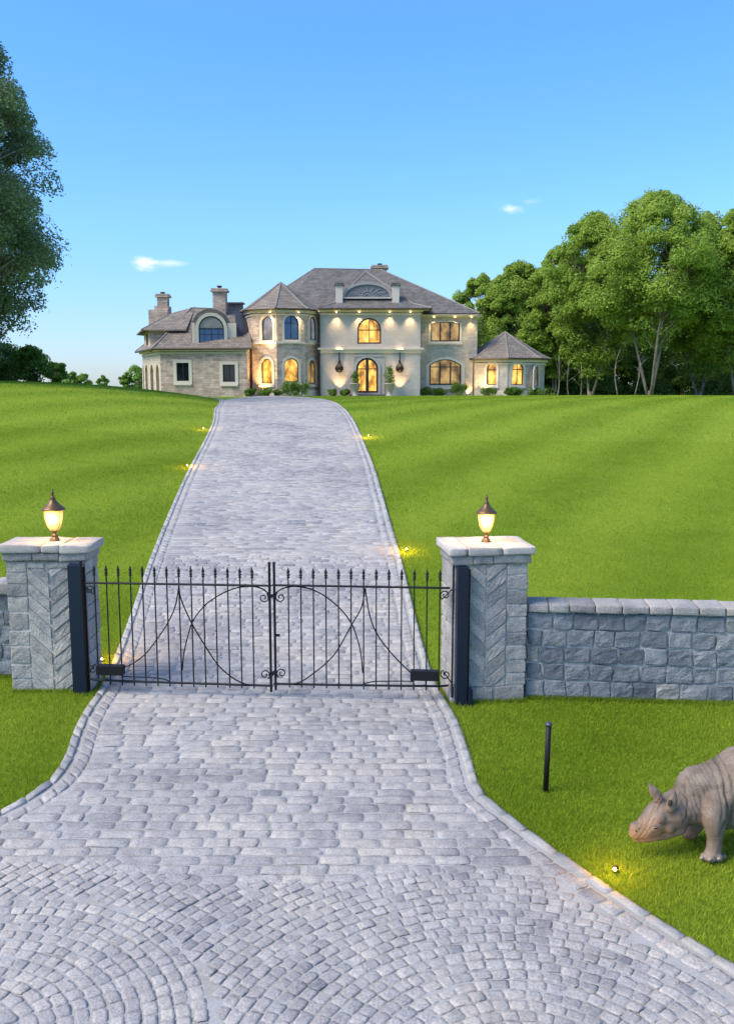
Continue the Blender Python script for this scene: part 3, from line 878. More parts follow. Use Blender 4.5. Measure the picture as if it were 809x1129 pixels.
cl = U(60.5, 588, PLf(.48, .25, 0)[1]); pillar_lamp('lit bronze lantern on the left pillar, the larger lamp', (cl[0], PLf(.48, .25, 0)[1], PLtop - .004), .93)
cr = PRf(.45, .33, 0); pillar_lamp('lit bronze lantern on the right pillar, the smaller lamp', (U(535.5, 595, cr[1])[0], cr[1], PRtop - .004), .83)

# ------------------------------------------------------------------ bollard
bp = G(601, 874)
t = thing('bollard', 'slim black path bollard standing in the grass left of the rhinoceros', 'bollard', tuple(bp))
m = MB(); m.tube([bp - [0, 0, .05], bp + [.012, 0, .66]], .026, 12); obj('post', m, m_iron, t, True)
m = MB(); m.lathe(bp + [.012, 0, .655], [(.028, 0), (.034, .004), (.034, .022), (.028, .028)], 14); obj('cap', m, simple('brushed_cap', (.12, .12, .13), .35, .7), t, True)

# ------------------------------------------------------------------ lights set in the lawn
m_lens = simple('lit_lens', (1, .8, .4), .3, 0, (1, .62, .16), 10)
def ground_light(label, px, py, aim, power, s=1.0, dz=0):
    p = G(px, py)
    t = thing('ground_light', label, 'spotlight', tuple(p), 'low garden lights beside the drive')
    d = np.array(aim, float); d /= np.linalg.norm(d)
    s *= .62; c = p + [0, 0, .055 * s + .015]
    m = MB(); m.tube([p - [0, 0, .04], p + [0, 0, .05 * s]], .008 * s, 6); obj('spike', m, m_iron, t)
    m = MB(); m.tube([c - d * .045 * s, c - d * .02 * s, c + d * .03 * s, c + d * .034 * s], [.018 * s, .032 * s, .036 * s, .036 * s], 12); h = obj('housing', m, m_iron, t, True)
    m = MB(); m.tube([c + d * .0345 * s, c + d * .039 * s], .024 * s, 12); obj('lens', m, m_lens, h)
    light('spot_bulb', 'SPOT', c + d * .05 * s + [0, 0, .03], power * .06, (1, .60, .08), t, .02, target=c + d * 1.0, size=150, blend=1)
    light('added_glow', 'POINT', c + d * .05 * s + [0, 0, .12], power * .6, (1, .50, .04), t, .03)  # added point light floating above the fixture, mimics its glare on the grass
    return t
ground_light('small lit spotlight in the grass beside the rhinoceros and the kerb', 678, 964, (-.45, -.7, -.02), 6.5)
ground_light('small lit spotlight in the lawn just behind the left end of the gate', 113, 730, (.1, -1, -.05), 9, 1.1)
ground_light('small lit spotlight on the slope behind the right lamp, right of the drive', 448.5, 608, (-.3, -1, -.1), 14, 1.3)
ground_light('small lit spotlight high on the slope at the right edge of the drive', 407, 482, (-.8, -.8, -.1), 16, 1.5)
ground_light('lower of two small spotlights on the left edge of the drive', 206, 515, (.6, -.8, -.1), 14, 1.5)
ground_light('upper of two small spotlights on the left edge of the drive', 224, 474, (.6, -.8, -.1), 14, 1.6)
# ------------------------------------------------------------------ the young rhinoceros
YR = G(786, 949)[1] + .02
def rhino():
    rp = U(786, 949, YR)
    t = thing('rhinoceros', 'grey-brown young rhinoceros grazing on the lawn with lowered head and one foreleg raised', 'rhinoceros', (rp[0] + .5, YR + .15, 0))
    S = U(787, 800, YR)[0] - U(786, 800, YR)[0]          # metres per pixel there
    mb = MB()
    bm = bmesh.new(); bmesh.ops.create_icosphere(bm, subdivisions=2, radius=1.0); SV = np.array([v.co[:] for v in bm.verts]); SF = [tuple(v.index for v in f.verts) for f in bm.faces]; bm.free()
    HS = 1.5
    def P(px, py, dy): return U(px, py + HS * max(0., min(1., (765 - px) / 25)), YR + dy)
    def blob(px, py, r, dy=0, sy=1.0, sz=1.0, sx=1.0, tgt=mb):
        tgt.add(SV * np.array([sx, sy, sz]) * r * S + P(px, py, dy), SF)
    def chain(pts, tgt=mb, n=7, **k):
        pts = [np.array(p, float) for p in pts]
        for a, b in zip(pts[:-1], pts[1:]):
            for q in np.linspace(0, 1, n): c = a + (b - a) * q; blob(c[0], c[1], c[2], c[3], tgt=tgt, **k)
    BY = .16                                              # body centre line behind the near leg
    chain([(824, 864, 46, BY), (850, 864, 47, BY), (890, 867, 49, BY), (928, 862, 45, BY), (950, 869, 34, BY)], sy=.86)
    chain([(769, 869, 27, BY-.02), (787, 873, 35, BY), (806, 869, 41, BY), (824, 864, 46, BY)], sy=.8)
    chain([(800, 886, 30, BY-.03), (780, 889, 24, BY-.05), (766, 886, 24, BY-.05), (750, 889, 23, BY-.07), (738, 893, 21, BY-.09)], sy=.85)
    HY = BY - .12
    chain([(742, 896, 20, HY), (729, 896, 18.5, HY), (721, 904, 17, HY-.01), (711, 912, 12.5, HY-.02), (703, 915, 10, HY-.02)], sy=.82)
    chain([(745, 908, 13, HY), (732, 914, 11, HY), (716, 918, 9.5, HY-.01), (706, 921, 6.5, HY-.02)], sy=.9)
    chain([(706, 909, 6, HY-.02), (700, 911, 7.2, HY-.02), (699, 917, 6.8, HY-.02), (702, 922, 5.6, HY-.02)], sy=.95)
    # brow and cheek
    blob(727, 899, 8, HY - .068); blob(737, 908, 8, HY - .055, sz=1.2)
    # ears (near and far)
    for (b_, m_, tp, dy) in (((727, 881), (721, 872), (713, 859), HY - .03), ((739, 889), (741, 880), (744, 869), HY - .11)):
        chain([(b_[0], b_[1], 6.2, dy), (m_[0], m_[1], 6.0, dy), (tp[0], tp[1], 1.0, dy)], sy=.5, n=12)
    # forelegs
    chain([(788, 884, 19, .03), (787, 898, 15.5, -.02), (787, 912, 11.5, -.03), (787.5, 924, 8.8, -.03), (786.5, 935, 8.6, -.03), (785, 943, 9.2, -.03)])
    for fx, fy, r, dy in ((777, 944.5, 5.2, -.05), (783, 946, 6.2, -.085), (791, 945.5, 6, -.07), (796, 944, 5, -.02), (785, 943, 10, -.02)): blob(fx, fy, r, dy, sz=.8)
    chain([(778, 888, 17, .27), (769, 902, 12, .28), (764, 911, 10, .28), (760, 916, 8.5, .28)]); blob(756.5, 918, 7, .28); blob(763, 920, 6, .26)
    # hind legs, standing
    for dy, off in ((BY - .16, 0), (BY + .17, -16)):
        chain([(938 + off, 885, 27, dy), (930 + off, 902, 19, dy), (938 + off, 920, 12, dy), (934 + off, 934, 10.5, dy), (931 + off, 942, 10.5, dy)])
        blob(925 + off, 944, 7, dy - .02, sz=.75); blob(934 + off, 944.5, 7, dy - .05, sz=.75)
    chain([(975, 862, 5, BY), (984, 880, 3.4, BY), (985, 900, 2.6, BY)], n=9)
    V = np.concatenate(mb.v); me = bpy.data.meshes.new('tmp'); me.from_pydata([tuple(p - np.array(t.location)) for p in V], [], mb.f)
    o = bpy.data.objects.new('body', me); COL.objects.link(o)
    rm = o.modifiers.new('r', 'REMESH'); rm.mode = 'VOXEL'; rm.voxel_size = .0085
    sm = o.modifiers.new('s', 'SMOOTH'); sm.iterations = 7; sm.factor = .5
    dg = bpy.context.evaluated_depsgraph_get()
    m2 = bpy.data.meshes.new_from_object(o.evaluated_get(dg)); m2.name = 'body'
    o.modifiers.clear(); o.data = m2; bpy.data.meshes.remove(me)
    n = len(m2.vertices); co = np.empty(n * 3, np.float32); m2.vertices.foreach_get('co', co); co = co.reshape(-1, 3).astype(float)
    no = np.empty(n * 3, np.float32); m2.vertices.foreach_get('normal', no); no = no.reshape(-1, 3)
    Wc = co + np.array(t.location)
    # pixel-free local frame: x along body from snout (0), z height
    xs = (Wc[:, 0] - P(694, 900, 0)[0]); zz = Wc[:, 2]
    # skin folds: vertical creases on neck and behind the shoulder, a fold across the chest
    def groove(val, w): return -np.exp(-(val / w) ** 2)
    wob = .012 * fbm(Wc * 7, 3, 2)
    d = np.zeros(n)
    neck = sst(.34, .42, xs) * (1 - sst(.57, .68, xs)) * sst(.30, .40, zz) * (.6 + .4 * fbm(Wc * 9, 14, 2))
    ph = (xs + .35 * (zz - .4) + 2.2 * wob) * 2 * math.pi / .040
    d += neck * (np.abs(np.sin(ph * .5)) - .75) * .010
    for c, w, a, z0_, z1_ in ((.755, .013, .024, .25, .85), (.81, .011, .016, .28, .8), (.70, .009, .010, .35, .8), (.45, .010, .012, .30, .60)):
        d += groove(xs + .18 * (zz - .55) ** 2 * 4 - c + wob, w) * a * sst(z0_, z0_ + .1, zz) * (1 - sst(z1_ - .05, z1_ + .1, zz))
    for c, a in ((.10, .004), (.135, .005), (.165, .004)):          # wrinkles across the muzzle
        d += groove(xs - .5 * (zz - .33) - c + wob * .4, .006) * a
    lm = np.exp(-((xs - .62) / .1) ** 2) * (zz < .30)
    d += lm * (np.abs(np.sin((zz + wob * 2) * 2 * math.pi / .06)) - .7) * .0025
    mouth = np.exp(-((zz - (P(702, 925, 0)[2] + .10 * np.clip(xs - .02, 0, 1))) / .006) ** 2) * (xs < .115) * (xs > .0)
    d -= mouth * .010
    d += .0035 * fbm(Wc * 16, 9, 3)
    co += no * d[:, None]
    m2.vertices.foreach_set('co', co.astype(np.float32).ravel())
    m2.polygons.foreach_set('use_smooth', np.ones(len(m2.polygons), bool)); m2.update()
    mk = Mat('rhinoceros_skin', .78, .25)
    vo = mk.N('ShaderNodeTexVoronoi'); vo.feature = 'DISTANCE_TO_EDGE'; vo.inputs['Scale'].default_value = 75; mk.l.new(mk.pos((1, 1, .7)), vo.inputs['Vector'])
    c = mk.ramp(mk.noise(5, detail=6, rough=.65), [(.3, (.14, .105, .08)), (.5, (.235, .18, .14)), (.7, (.34, .27, .215))])
    c = mk.mix(mk.mr(vo.outputs[0], 0, .09, .38, 0), c, (.10, .075, .06))
    c = mk.mix(mk.mr(mk.noise(2.1, detail=3), .5, .72, 0, .4), c, (.34, .28, .24))
    mk.color(c)
    mk.bump(mk.math('ADD', mk.mr(vo.outputs[0], 0, .12), mk.math('MULTIPLY', mk.noise(60, detail=4), .6)), .7, .004)
    m2.materials.clear(); m2.materials.append(mk.m); o.parent = t
    dark = simple('eye_dark', (.012, .009, .007), .12); inner = simple('ear_inside', (.06, .04, .035), .9)
    for side, dy in ((-1, HY - .128), (1, HY + .128)):
        e = MB(); e.add(SV * .017 + P(722, 911.5, dy + .004 * -side), SF); obj('eye', e, dark, t, True)
        lid = MB(); c0 = P(722, 911.5, dy)
        for k in (1, -1): lid.tube([c0 + [.020 * math.cos(a), side * (.004 + .006 * math.sin(a)), k * .012 * math.sin(a)] for a in np.linspace(0, math.pi, 9)], [.002, .0045, .005, .0055, .0055, .0055, .005, .0045, .002], 6)
        obj('eyelid', lid, mk.m, t, True)
    e = MB(); e.add(SV * np.array([.020, .010, .030]) + P(738, 884, HY - .139), SF); obj('ear_inside', e, inner, t, True)
    e = MB(); e.add(SV * np.array([.008, .01, .006]) + P(701, 915, HY - .085), SF); obj('nostril', e, dark, t, True)
    nail = simple('toenail', (.33, .28, .23), .5)
    for px, py, dy in ((773, 946, -.075), (782, 947.5, -.128), (792, 947, -.108)):
        e = MB(); e.add(SV * np.array([.018, .010, .014]) + P(px, py, dy), SF); obj('toenail', e, nail, t, True)
rhino()
# ------------------------------------------------------------------ the house
def wall_mat(name, c0, c1, mort, bw, bh, var=.5, bumpd=.01):
    m = Mat(name, .88, .25)
    wp = m.wallpos()
    br = m.N('ShaderNodeTexBrick'); m.l.new(wp, br.inputs['Vector'])
    br.inputs['Scale'].default_value = 1.0; br.inputs['Brick Width'].default_value = bw; br.inputs['Row Height'].default_value = bh
    br.inputs['Mortar Size'].default_value = .012; br.inputs['Mortar Smooth'].default_value = .3; br.offset = .5
    br.inputs['Color1'].default_value = (*c0, 1); br.inputs['Color2'].default_value = (*c1, 1); br.inputs['Mortar'].default_value = (*mort, 1)
    br.inputs['Bias'].default_value = .0
    c = m.mix(1.0, br.outputs['Color'], m.ramp(m.noise(2.2, detail=5, rough=.7), [(.3, (1-var*.45,)*3), (.7, (1+var*.3, 1+var*.27, 1+var*.22))]), 'MULTIPLY')
    m.color(c)
    m.bump(m.math('SUBTRACT', m.math('MULTIPLY', m.noise(9, detail=4), .6), br.outputs['Fac']), .6, bumpd)
    return m.m
m_brick = wall_mat('coursed_buff_stone', (.44, .335, .27), (.68, .535, .44), (.42, .335, .275), .62, .19, .7, .03)
m_lime = wall_mat('smooth_limestone', (.50, .445, .41), (.55, .49, .455), (.46, .41, .37), 1.5, .62, .25, .006)
m_lime2 = wall_mat('pale_coursed_stone', (.48, .41, .34), (.59, .50, .42), (.43, .37, .31), .7, .2, .5, .02)
m_trim = simple('limestone_trim', (.68, .60, .49), .8)
m_wood = simple('dark_walnut_frame', (.045, .020, .012), .5)
m_dframe = simple('dark_window_frame', (.03, .025, .022), .5)
m_gut = simple('bronze_gutter', (.07, .05, .04), .5, .3)
def roof_mat(name, c0, c1):
    m = Mat(name, .72, .35)
    g_ = m.N('ShaderNodeNewGeometry'); c = m.N('ShaderNodeVectorMath'); c.operation = 'CROSS_PRODUCT'
    m.l.new(g_.outputs['True Normal'], c.inputs[0]); c.inputs[1].default_value = (0, 0, 1)
    nn = m.N('ShaderNodeVectorMath'); nn.operation = 'NORMALIZE'; m.l.new(c.outputs[0], nn.inputs[0])
    d = m.N('ShaderNodeVectorMath'); d.operation = 'DOT_PRODUCT'; m.l.new(nn.outputs[0], d.inputs[0]); m.l.new(g_.outputs['Position'], d.inputs[1])
    sp = m.N('ShaderNodeSeparateXYZ'); m.l.new(g_.outputs['Position'], sp.inputs[0])
    cb = m.N('ShaderNodeCombineXYZ'); m.l.new(d.outputs['Value'], cb.inputs[0]); m.l.new(sp.outputs[2], cb.inputs[1])
    br = m.N('ShaderNodeTexBrick'); m.l.new(cb.outputs[0], br.inputs['Vector'])
    br.inputs['Scale'].default_value = 1; br.inputs['Brick Width'].default_value = .32; br.inputs['Row Height'].default_value = .15; br.inputs['Mortar Size'].default_value = .012
    br.inputs['Color1'].default_value = (*c0, 1); br.inputs['Color2'].default_value = (*c1, 1); br.inputs['Mortar'].default_value = (c0[0]*.5, c0[1]*.5, c0[2]*.5, 1)
    cc = m.mix(1.0, br.outputs['Color'], m.ramp(m.noise(1.2, detail=6, rough=.7), [(.3, (.72, .72, .74)), (.7, (1.25, 1.2, 1.15))]), 'MULTIPLY')
    m.color(cc); m.bump(m.math('SUBTRACT', 0.5, br.outputs['Fac']), .7, .02); return m.m
m_slate = roof_mat('slate_roof', (.125, .118, .112), (.20, .182, .165))
m_slate2 = roof_mat('weathered_shingle_roof', (.19, .165, .14), (.29, .245, .20))
m_ridge = simple('ridge_tiles', (.24, .21, .19), .8)
def pane_mat(name, stops, es, dark=False, scale=1.3):
    m = Mat(name, .08, .6)
    if dark: m.color((.012, .016, .022)); return m.m
    m.color((.05, .035, .02))
    wp = m.wallpos()
    mp = m.N('ShaderNodeMapping'); mp.inputs['Scale'].default_value = (1, .6, 1); m.l.new(wp, mp.inputs[0])
    n1 = m.noise(scale * 1.1, mp.outputs[0], 2)
    c = m.ramp(n1, stops); m.l.new(c, m.b.inputs['Emission Color']); m.b.inputs['Emission Strength'].default_value = es
    return m.m
m_lit = pane_mat('lit_window_pane', [(.36, (.16, .065, .008)), (.48, (.62, .29, .03)), (.60, (1.0, .60, .12))], .80)
m_dim = pane_mat('dimly_lit_window_pane', [(.36, (.07, .04, .012)), (.5, (.30, .17, .045)), (.66, (.50, .33, .12))], .62)
m_curt = pane_mat('curtained_window_pane', [(.3, (.05, .055, .07)), (.55, (.16, .17, .2)), (.7, (.30, .30, .30))], .6)
m_dark = pane_mat('dark_window_pane', None, 0, True)
m_refl = Mat('sky_reflecting_pane', .04, .9); m_refl.color((.045, .10, .20)); m_refl.b.inputs['Metallic'].default_value = .55; m_refl = m_refl.m

Y0 = 80.0
FZ = U(404, 437, Y0)[2]
house = thing('mansion', 'large pale stone two-storey mansion on the hill with slate hip roofs, turret and lit windows', 'house', (-1.0, 86, FZ))

def shape(w, h, rise, o=0.0, n=14):
    """opening outline counter-clockwise from bottom left; rise 0 = flat, w/2 = round arch"""
    a = w / 2 + o; pts = [(-a, -o), (a, -o)]
    if rise <= 0: return pts + [(a, h + o), (-a, h + o)]
    rz = rise + o * (.6 if rise < w * .3 else 1)
    for k in range(n + 1):
        t = math.pi * k / n
        if rise < w * .3:                                   # segmental
            x = a * math.cos(t); pts.append((x, h - rise + rz * (1 - (x / a) ** 2) + (0)))
        else: pts.append((a * math.cos(t), h - rise + rz * math.sin(t)))
    return pts
class Facet:
    def __init__(s, P0, P1, z0, z1):
        s.P0, s.P1 = np.array(P0[:2], float), np.array(P1[:2], float); s.z0, s.z1 = z0, z1
        s.L = np.linalg.norm(s.P1 - s.P0); s.d = (s.P1 - s.P0) / s.L; s.n = np.array([s.d[1], -s.d[0]]); s.holes = []
    def P(s, u, z, out=0.0):
        q = s.P0 + s.d * u + s.n * out; return np.array([q[0], q[1], z])
    def hit(s, px, py):
        r = ray(px, py); A = np.array([[r[0], -s.d[0]], [r[1], -s.d[1]]]); t, u = np.linalg.solve(A, s.P0)
        return u, HC + r[2] * t
    def ring(s, mb, pa, pb, oa, ob):
        """a band between outlines pa (inner) and pb (outer); from depth oa (back) to ob (front)"""
        n = len(pa); v = [s.P(*p, ob) for p in pa] + [s.P(*p, ob) for p in pb] + [s.P(*p, oa) for p in pa] + [s.P(*p, oa) for p in pb]
        f = []
        for i in range(n):
            j = (i + 1) % n
            f += [(i, j, n+j, n+i)[::-1], (n+i, n+j, 3*n+j, 3*n+i)[::-1], (i, 2*n+i, 2*n+j, j)[::-1]]
        mb.add(v, f)
    def bar(s, mb, u0, z0, u1, z1, w, oa, ob):
        a, b = np.array([u0, z0]), np.array([u1, z1]); d = (b - a) / np.linalg.norm(b - a); nn = np.array([-d[1], d[0]]) * w / 2
        q = [a - nn, b - nn, b + nn, a + nn]
        mb.add([s.P(*p, oa) for p in q] + [s.P(*p, ob) for p in q], [(4,5,6,7), (3,2,1,0), (0,1,5,4), (1,2,6,5), (2,3,7,6), (3,0,4,7)])
    def window(s, px, y_top, y_bot, wpx, rise=None, pane=None, name='window', muntins=('v',), fmat=None, surround=.17, fw=.07, sill=True, parent=None, depth=.16, label=None):
        uc, zb = s.hit(px, y_bot); _, zt = s.hit(px, y_top); ul, _ = s.hit(px - wpx / 2, y_bot); ur, _ = s.hit(px + wpx / 2, y_bot)
        uc, w, h = (ul + ur) / 2, ur - ul, zt - zb
        rise = w / 2 if rise == 'arch' else (rise or 0)
        S = lambda o: [(uc + a, zb + b) for a, b in shape(w, h, rise, o)]
        s.holes.append(S(0))
        F = MB(); s.ring(F, S(-fw), S(.0), -depth - .05, -depth + .05)
        hin = h
        for q in muntins:
            if q == 'v': s.bar(F, uc, zb + fw, uc, zb + h - fw * .5, .07, -depth - .03, -depth + .035)
            elif q == 'vv':
                for sg in (-1, 1): s.bar(F, uc + sg * w / 6, zb + fw, uc + sg * w / 6, zb + h - rise * .35 - fw * .5, .13, -depth - .03, -depth + .04)
            elif q == 'h': s.bar(F, uc - w/2 + fw, zb + h - max(rise, h * .3), uc + w/2 - fw, zb + h - max(rise, h * .3), .08, -depth - .025, -depth + .03)
            elif q == 'm': s.bar(F, uc - w/2 + fw, zb + h * .5, uc + w/2 - fw, zb + h * .5, .08, -depth - .025, -depth + .03)
            elif q == 'fan':
                for a in np.linspace(0, math.pi, 8)[1:-1]: s.bar(F, uc + .2 * w * math.cos(a) * .5, zb + h - rise + .1 * w * math.sin(a), uc + (w/2 - fw*.6) * math.cos(a), zb + h - rise + (w/2 - fw*.6) * math.sin(a), .045, -depth - .02, -depth + .025)
        wo = obj('frame' if name == 'window' else name, F, fmat or m_dframe, house)
        wo.name = name
        if label: wo['label'] = label
        pm = MB(); o = S(-fw * .6); pm.add([s.P(*p, -depth) for p in o], [tuple(range(len(o)))])
        obj('pane', pm, pane or m_dark, wo)
        if surround:
            T = MB(); s.ring(T, S(.0), S(surround), -.05, .055)
            obj('surround', T, m_trim, wo)
        if sill:
            T = MB(); s.bar(T, uc - w/2 - .22, zb - surround - .02, uc + w/2 + .22, zb - surround - .02, .15, -.02, .14); obj('sill', T, m_trim, wo)
        return wo, (uc, zb, w, h)
    def build(s, mb, depth=.30):
        outer = [(0, s.z0), (s.L, s.z0), (s.L, s.z1), (0, s.z1)]
        loops = [outer] + [h for h in s.holes]
        tri = tessellate_polygon([[Vector((p[0], p[1], 0)) for p in l] for l in loops])
        flat = [p for l in loops for p in l]
        F = []
        for t in tri:
            a, b, c = (np.array(flat[i]) for i in t); cr = (b-a)[0]*(c-a)[1] - (b-a)[1]*(c-a)[0]
            if abs(cr) < 1e-9: continue
            F.append(tuple(t) if cr > 0 else tuple(t)[::-1])
        mb.add([s.P(*p) for p in flat], F)
        for h in s.holes:
            n = len(h); mb.add([s.P(*p) for p in h] + [s.P(*p, -depth) for p in h], [(i, n+i, n+(i+1) % n, (i+1) % n) for i in range(n)])
def pxy(px, Y, row=400): p = U(px, row, Y); return (p[0], p[1])
def zat(py, Y): return U(404, py, Y)[2]

# --- centre block (smooth limestone)
YC = 80.0
zE = zat(341, YC)
cA, cB = pxy(352.5, YC), pxy(463, YC)
fc = Facet(cA, cB, FZ - 1, zE)
fc.window(407, 350.5, 379, 26, 'arch', m_lit, muntins=('v', 'h'), fmat=m_wood, surround=.0, sill=False, fw=.12)
wdo, (uc, zb, w, h) = fc.window(404.7, 394.5, 433, 24, 'arch', m_lit, name='front_door', muntins=('v', 'h'), fmat=m_wood, surround=.0, sill=False, fw=.16, label='arched double door of dark wood with lit glass')
m = MB(); fc.bar(m, uc, zb + .05, uc, zb + h, .26, -.2, -.1); obj('door_stile', m, m_wood, wdo)
for sg in (-1, 1):
    m = MB(); m.tube([fc.P(uc + sg*.1, zb + .95, -.06), fc.P(uc + sg*.1, zb + 1.35, -.06)], .02, 6); obj('handle', m, m_gut, wdo)
b = MB(); fc.build(b); obj('wall', b, m_lime, house, label='smooth pale limestone front with warm downlights')
# recessed portal panel round the door
u0, zt = fc.hit(389.5, 391.5); u1, _ = fc.hit(424, 391.5)
m = MB()
for a, c in ((u0, u0 + .12), (u1 - .12, u1)): fc.bar(m, (a+c)/2, FZ, (a+c)/2, zt, .12, -.02, .06)
fc.bar(m, u0, zt - .06, u1, zt - .06, .14, -.02, .10)
fc.ring(m, [(uc + a_, zb + b_) for a_, b_ in shape(w, h, w/2, .0)], [(uc + a_, zb + b_) for a_, b_ in shape(w, h, w/2, .22)], -.05, .07)
obj('portal', m, simple('portal_stone', (.46, .42, .38), .8), house)
m = MB()
for k in range(2): m.box(fc.P(uc, FZ + .08 - k * .0 + .0, .45 + .3 * k) - [0, 0, .10 * k], (3.0 + .5 * k, .9, .18))
obj('doorstep', m, simple('dark_step_stone', (.10, .09, .085), .8), house)
# bands and cornices
_, zb1 = fc.hit(404, 384.5)
m = MB(); fc.bar(m, -.15, zb1, fc.L + .3, zb1, .16, -.01, .30); fc.bar(m, -.06, zb1 - .22, fc.L + .12, zb1 - .22, .26, -.01, .15)
obj('string_course', m, m_trim, house)
m = MB(); fc.bar(m, -.12, zE - .12, fc.L + .2, zE - .12, .24, -.01, .34); fc.bar(m, -.06, zE - .42, fc.L + .1, zE - .42, .14, -.01, .12)
obj('cornice', m, m_trim, house)
# --- main body behind
YB = 82.0
zR = zat(346.5, YB)
rA, rB = pxy(463, YB), pxy(525.5, YB)
fr = Facet(rA, rB, FZ - 1, zR)
fr.window(490.5, 355, 376.5, 32, .12, m_dim, muntins=('vv',), fmat=m_wood, fw=.11)
fr.window(490.5, 396, 424.5, 35, .55, m_dim, muntins=('vv', 'h'), fmat=m_wood, fw=.13, surround=.3)
b = MB(); fr.build(b)
YBK = 96.0
bk0 = (pxy(345, YB)[0], YBK); bk1 = (rB[0], YBK)
Facet(rB, bk1, FZ - 1, zR).build(b); Facet(bk1, bk0, FZ - 1, zR).build(b); Facet(bk0, (bk0[0], 82), FZ - 1, zR).build(b)
Facet(cB, (cB[0], YB), FZ - 1, zE).build(b); Facet((cA[0], YB + 1), cA, FZ - 1, zE).build(b)
obj('wall', b, m_lime2, house, label='coursed pale stone wall of the right block')
m = MB(); fr.bar(m, .0, zR - .14, fr.L + .3, zR - .14, .26, -.01, .3); obj('cornice', m, m_trim, house)
# --- octagonal bays
def octagon(cx, Y, Rr): 
    c = np.array(pxy(cx, Y)); out = []
    for k in range(8):
        a = R(-49 + 45 * k) if True else 0
        out.append((c[0] + Rr * math.sin(a), c[1] - Rr * math.cos(a)))
    return c, out
def bay(cx, Y, Rr, ztop, wins, mat, label, plinth=None):
    c, P8 = octagon(cx, Y, Rr); b = MB(); tr = MB(); pl = MB()
    for k in range(-1, 7):
        f = Facet(P8[k % 8], P8[(k + 1) % 8], FZ - 1, ztop)
        for (kk, args, kw) in wins:
            if kk == k % 8: f.window(*args, **kw)
        f.build(b)
        f.bar(tr, -.1, ztop - .14, f.L + .1, ztop - .14, .28, -.01, .26); f.bar(tr, -.04, ztop - .45, f.L + .04, ztop - .45, .12, -.01, .10)
        if plinth: f.bar(pl, -.03, FZ + plinth / 2 - .5, f.L + .03, FZ + plinth / 2 - .5, plinth + 1, -.01, .09)
    obj('wall', b, mat, house, label=label); obj('cornice', tr, m_trim, house)
    if plinth: obj('plinth', pl, m_trim, house)
    return c, P8
zT = zat(341.5, 79)
A_ = dict(rise='arch', fmat=m_dframe, surround=.2)
tc, T8 = bay(312, 81.3, 3.22, zT, [
    (0, (295, 348.5, 375, 12), dict(A_, pane=m_curt, muntins=())), (1, (321.5, 348, 374.5, 15.5), dict(A_, pane=m_refl, muntins=('h', 'v'))), (2, (344.5, 349.5, 374.5, 8.5), dict(A_, pane=m_curt, muntins=('v',))),
    (0, (294.5, 395.5, 423, 12), dict(A_, pane=m_lit, muntins=())), (1, (321.5, 395, 421, 15.5), dict(A_, pane=m_lit, muntins=())), (2, (344, 397, 423, 8.5), dict(A_, pane=m_dim, muntins=('v',)))],
    m_brick, 'buff stone wall of the octagonal turret', .55)
# turret band between the storeys
m = MB()
zb2 = zat(378.5, 79)
for k in (-1, 0, 1, 2):
    f = Facet(T8[k % 8], T8[(k + 1) % 8], FZ, zT); f.bar(m, -.03, zb2, f.L + .03, zb2, .13, -.01, .10)
obj('string_course', m, m_trim, house)
zPv = zat(395.5, 81)
pc, P8 = bay(556, 84.0, 3.62, zPv, [
    (0, (541.5, 400.5, 424.5, 10.5), dict(A_, pane=m_lit, fmat=m_wood, muntins=('h',))), (1, (570, 400, 424.5, 12.5), dict(A_, pane=m_lit, fmat=m_wood, muntins=('v', 'h'))),
    (2, (590.5, 402.5, 426, 5.5), dict(A_, pane=m_dim, fmat=m_wood, muntins=('v',)))], m_lime2, 'pale stone wall of the single-storey octagonal pavilion', .5)
m = MB()
f = Facet((rB[0], 84.5), (pc[0], 90), FZ - 1, zPv); f = Facet((rB[0] - .1, 84.6), (rB[0] + 3, 84.6), FZ - 1, zPv); f.build(m)
Facet((pc[0] + 2.5, 86), (pc[0] + 2.5, 95), FZ - 1, zPv).build(m); obj('wall', m, m_lime2, house)
# --- left wing
YW = 78.2
wA, wB = pxy(177, YW), pxy(272.5, 77.6)
zW = zat(384.5, YW)
fw_ = Facet(wA, wB, FZ - 1.5, zW)
kw = dict(pane=m_dark, muntins=('v',), fmat=m_dframe, surround=.27, sill=True, fw=.06)
fw_.window(202, 400, 420, 13.5, 0, **kw); fw_.window(252.8, 402, 421, 13.5, 0, **kw)
b = MB(); fw_.build(b); Facet(wB, (wB[0], 82.0), FZ - 1.5, zW).build(b)
wC = pxy(157.5, 87.5)
obj('wall', b, m_brick, house, label='weathered brown stone wall of the left wing')
fs = Facet(wC, wA, FZ - 1.5, zW)
for px_, w_ in ((158.6, 1.7), (162.3, 2.6), (168.2, 3.2), (174.4, 3.2)):
    fs.window(px_, 402, 431.5, w_, 'arch', m_dim, name='arched_opening', muntins=('v',), surround=.0, sill=False, depth=.35)
b = MB(); fs.build(b, .5); Facet((wB[0], 92), (wC[0] + 2, 92), FZ - 1.5, zW).build(b); Facet((wC[0] + 2, 92), wC, FZ - 1.5, zW).build(b)
obj('wall', b, m_lime2, house, label='side wall of the left wing with arched openings')
m = MB()
for f in (fw_, fs): f.bar(m, -.15, zW - .1, f.L + .15, zW - .1, .22, -.01, .28); f.bar(m, -.05, zW - .36, f.L + .05, zW - .36, .10, -.01, .10)
obj('cornice', m, m_trim, house)

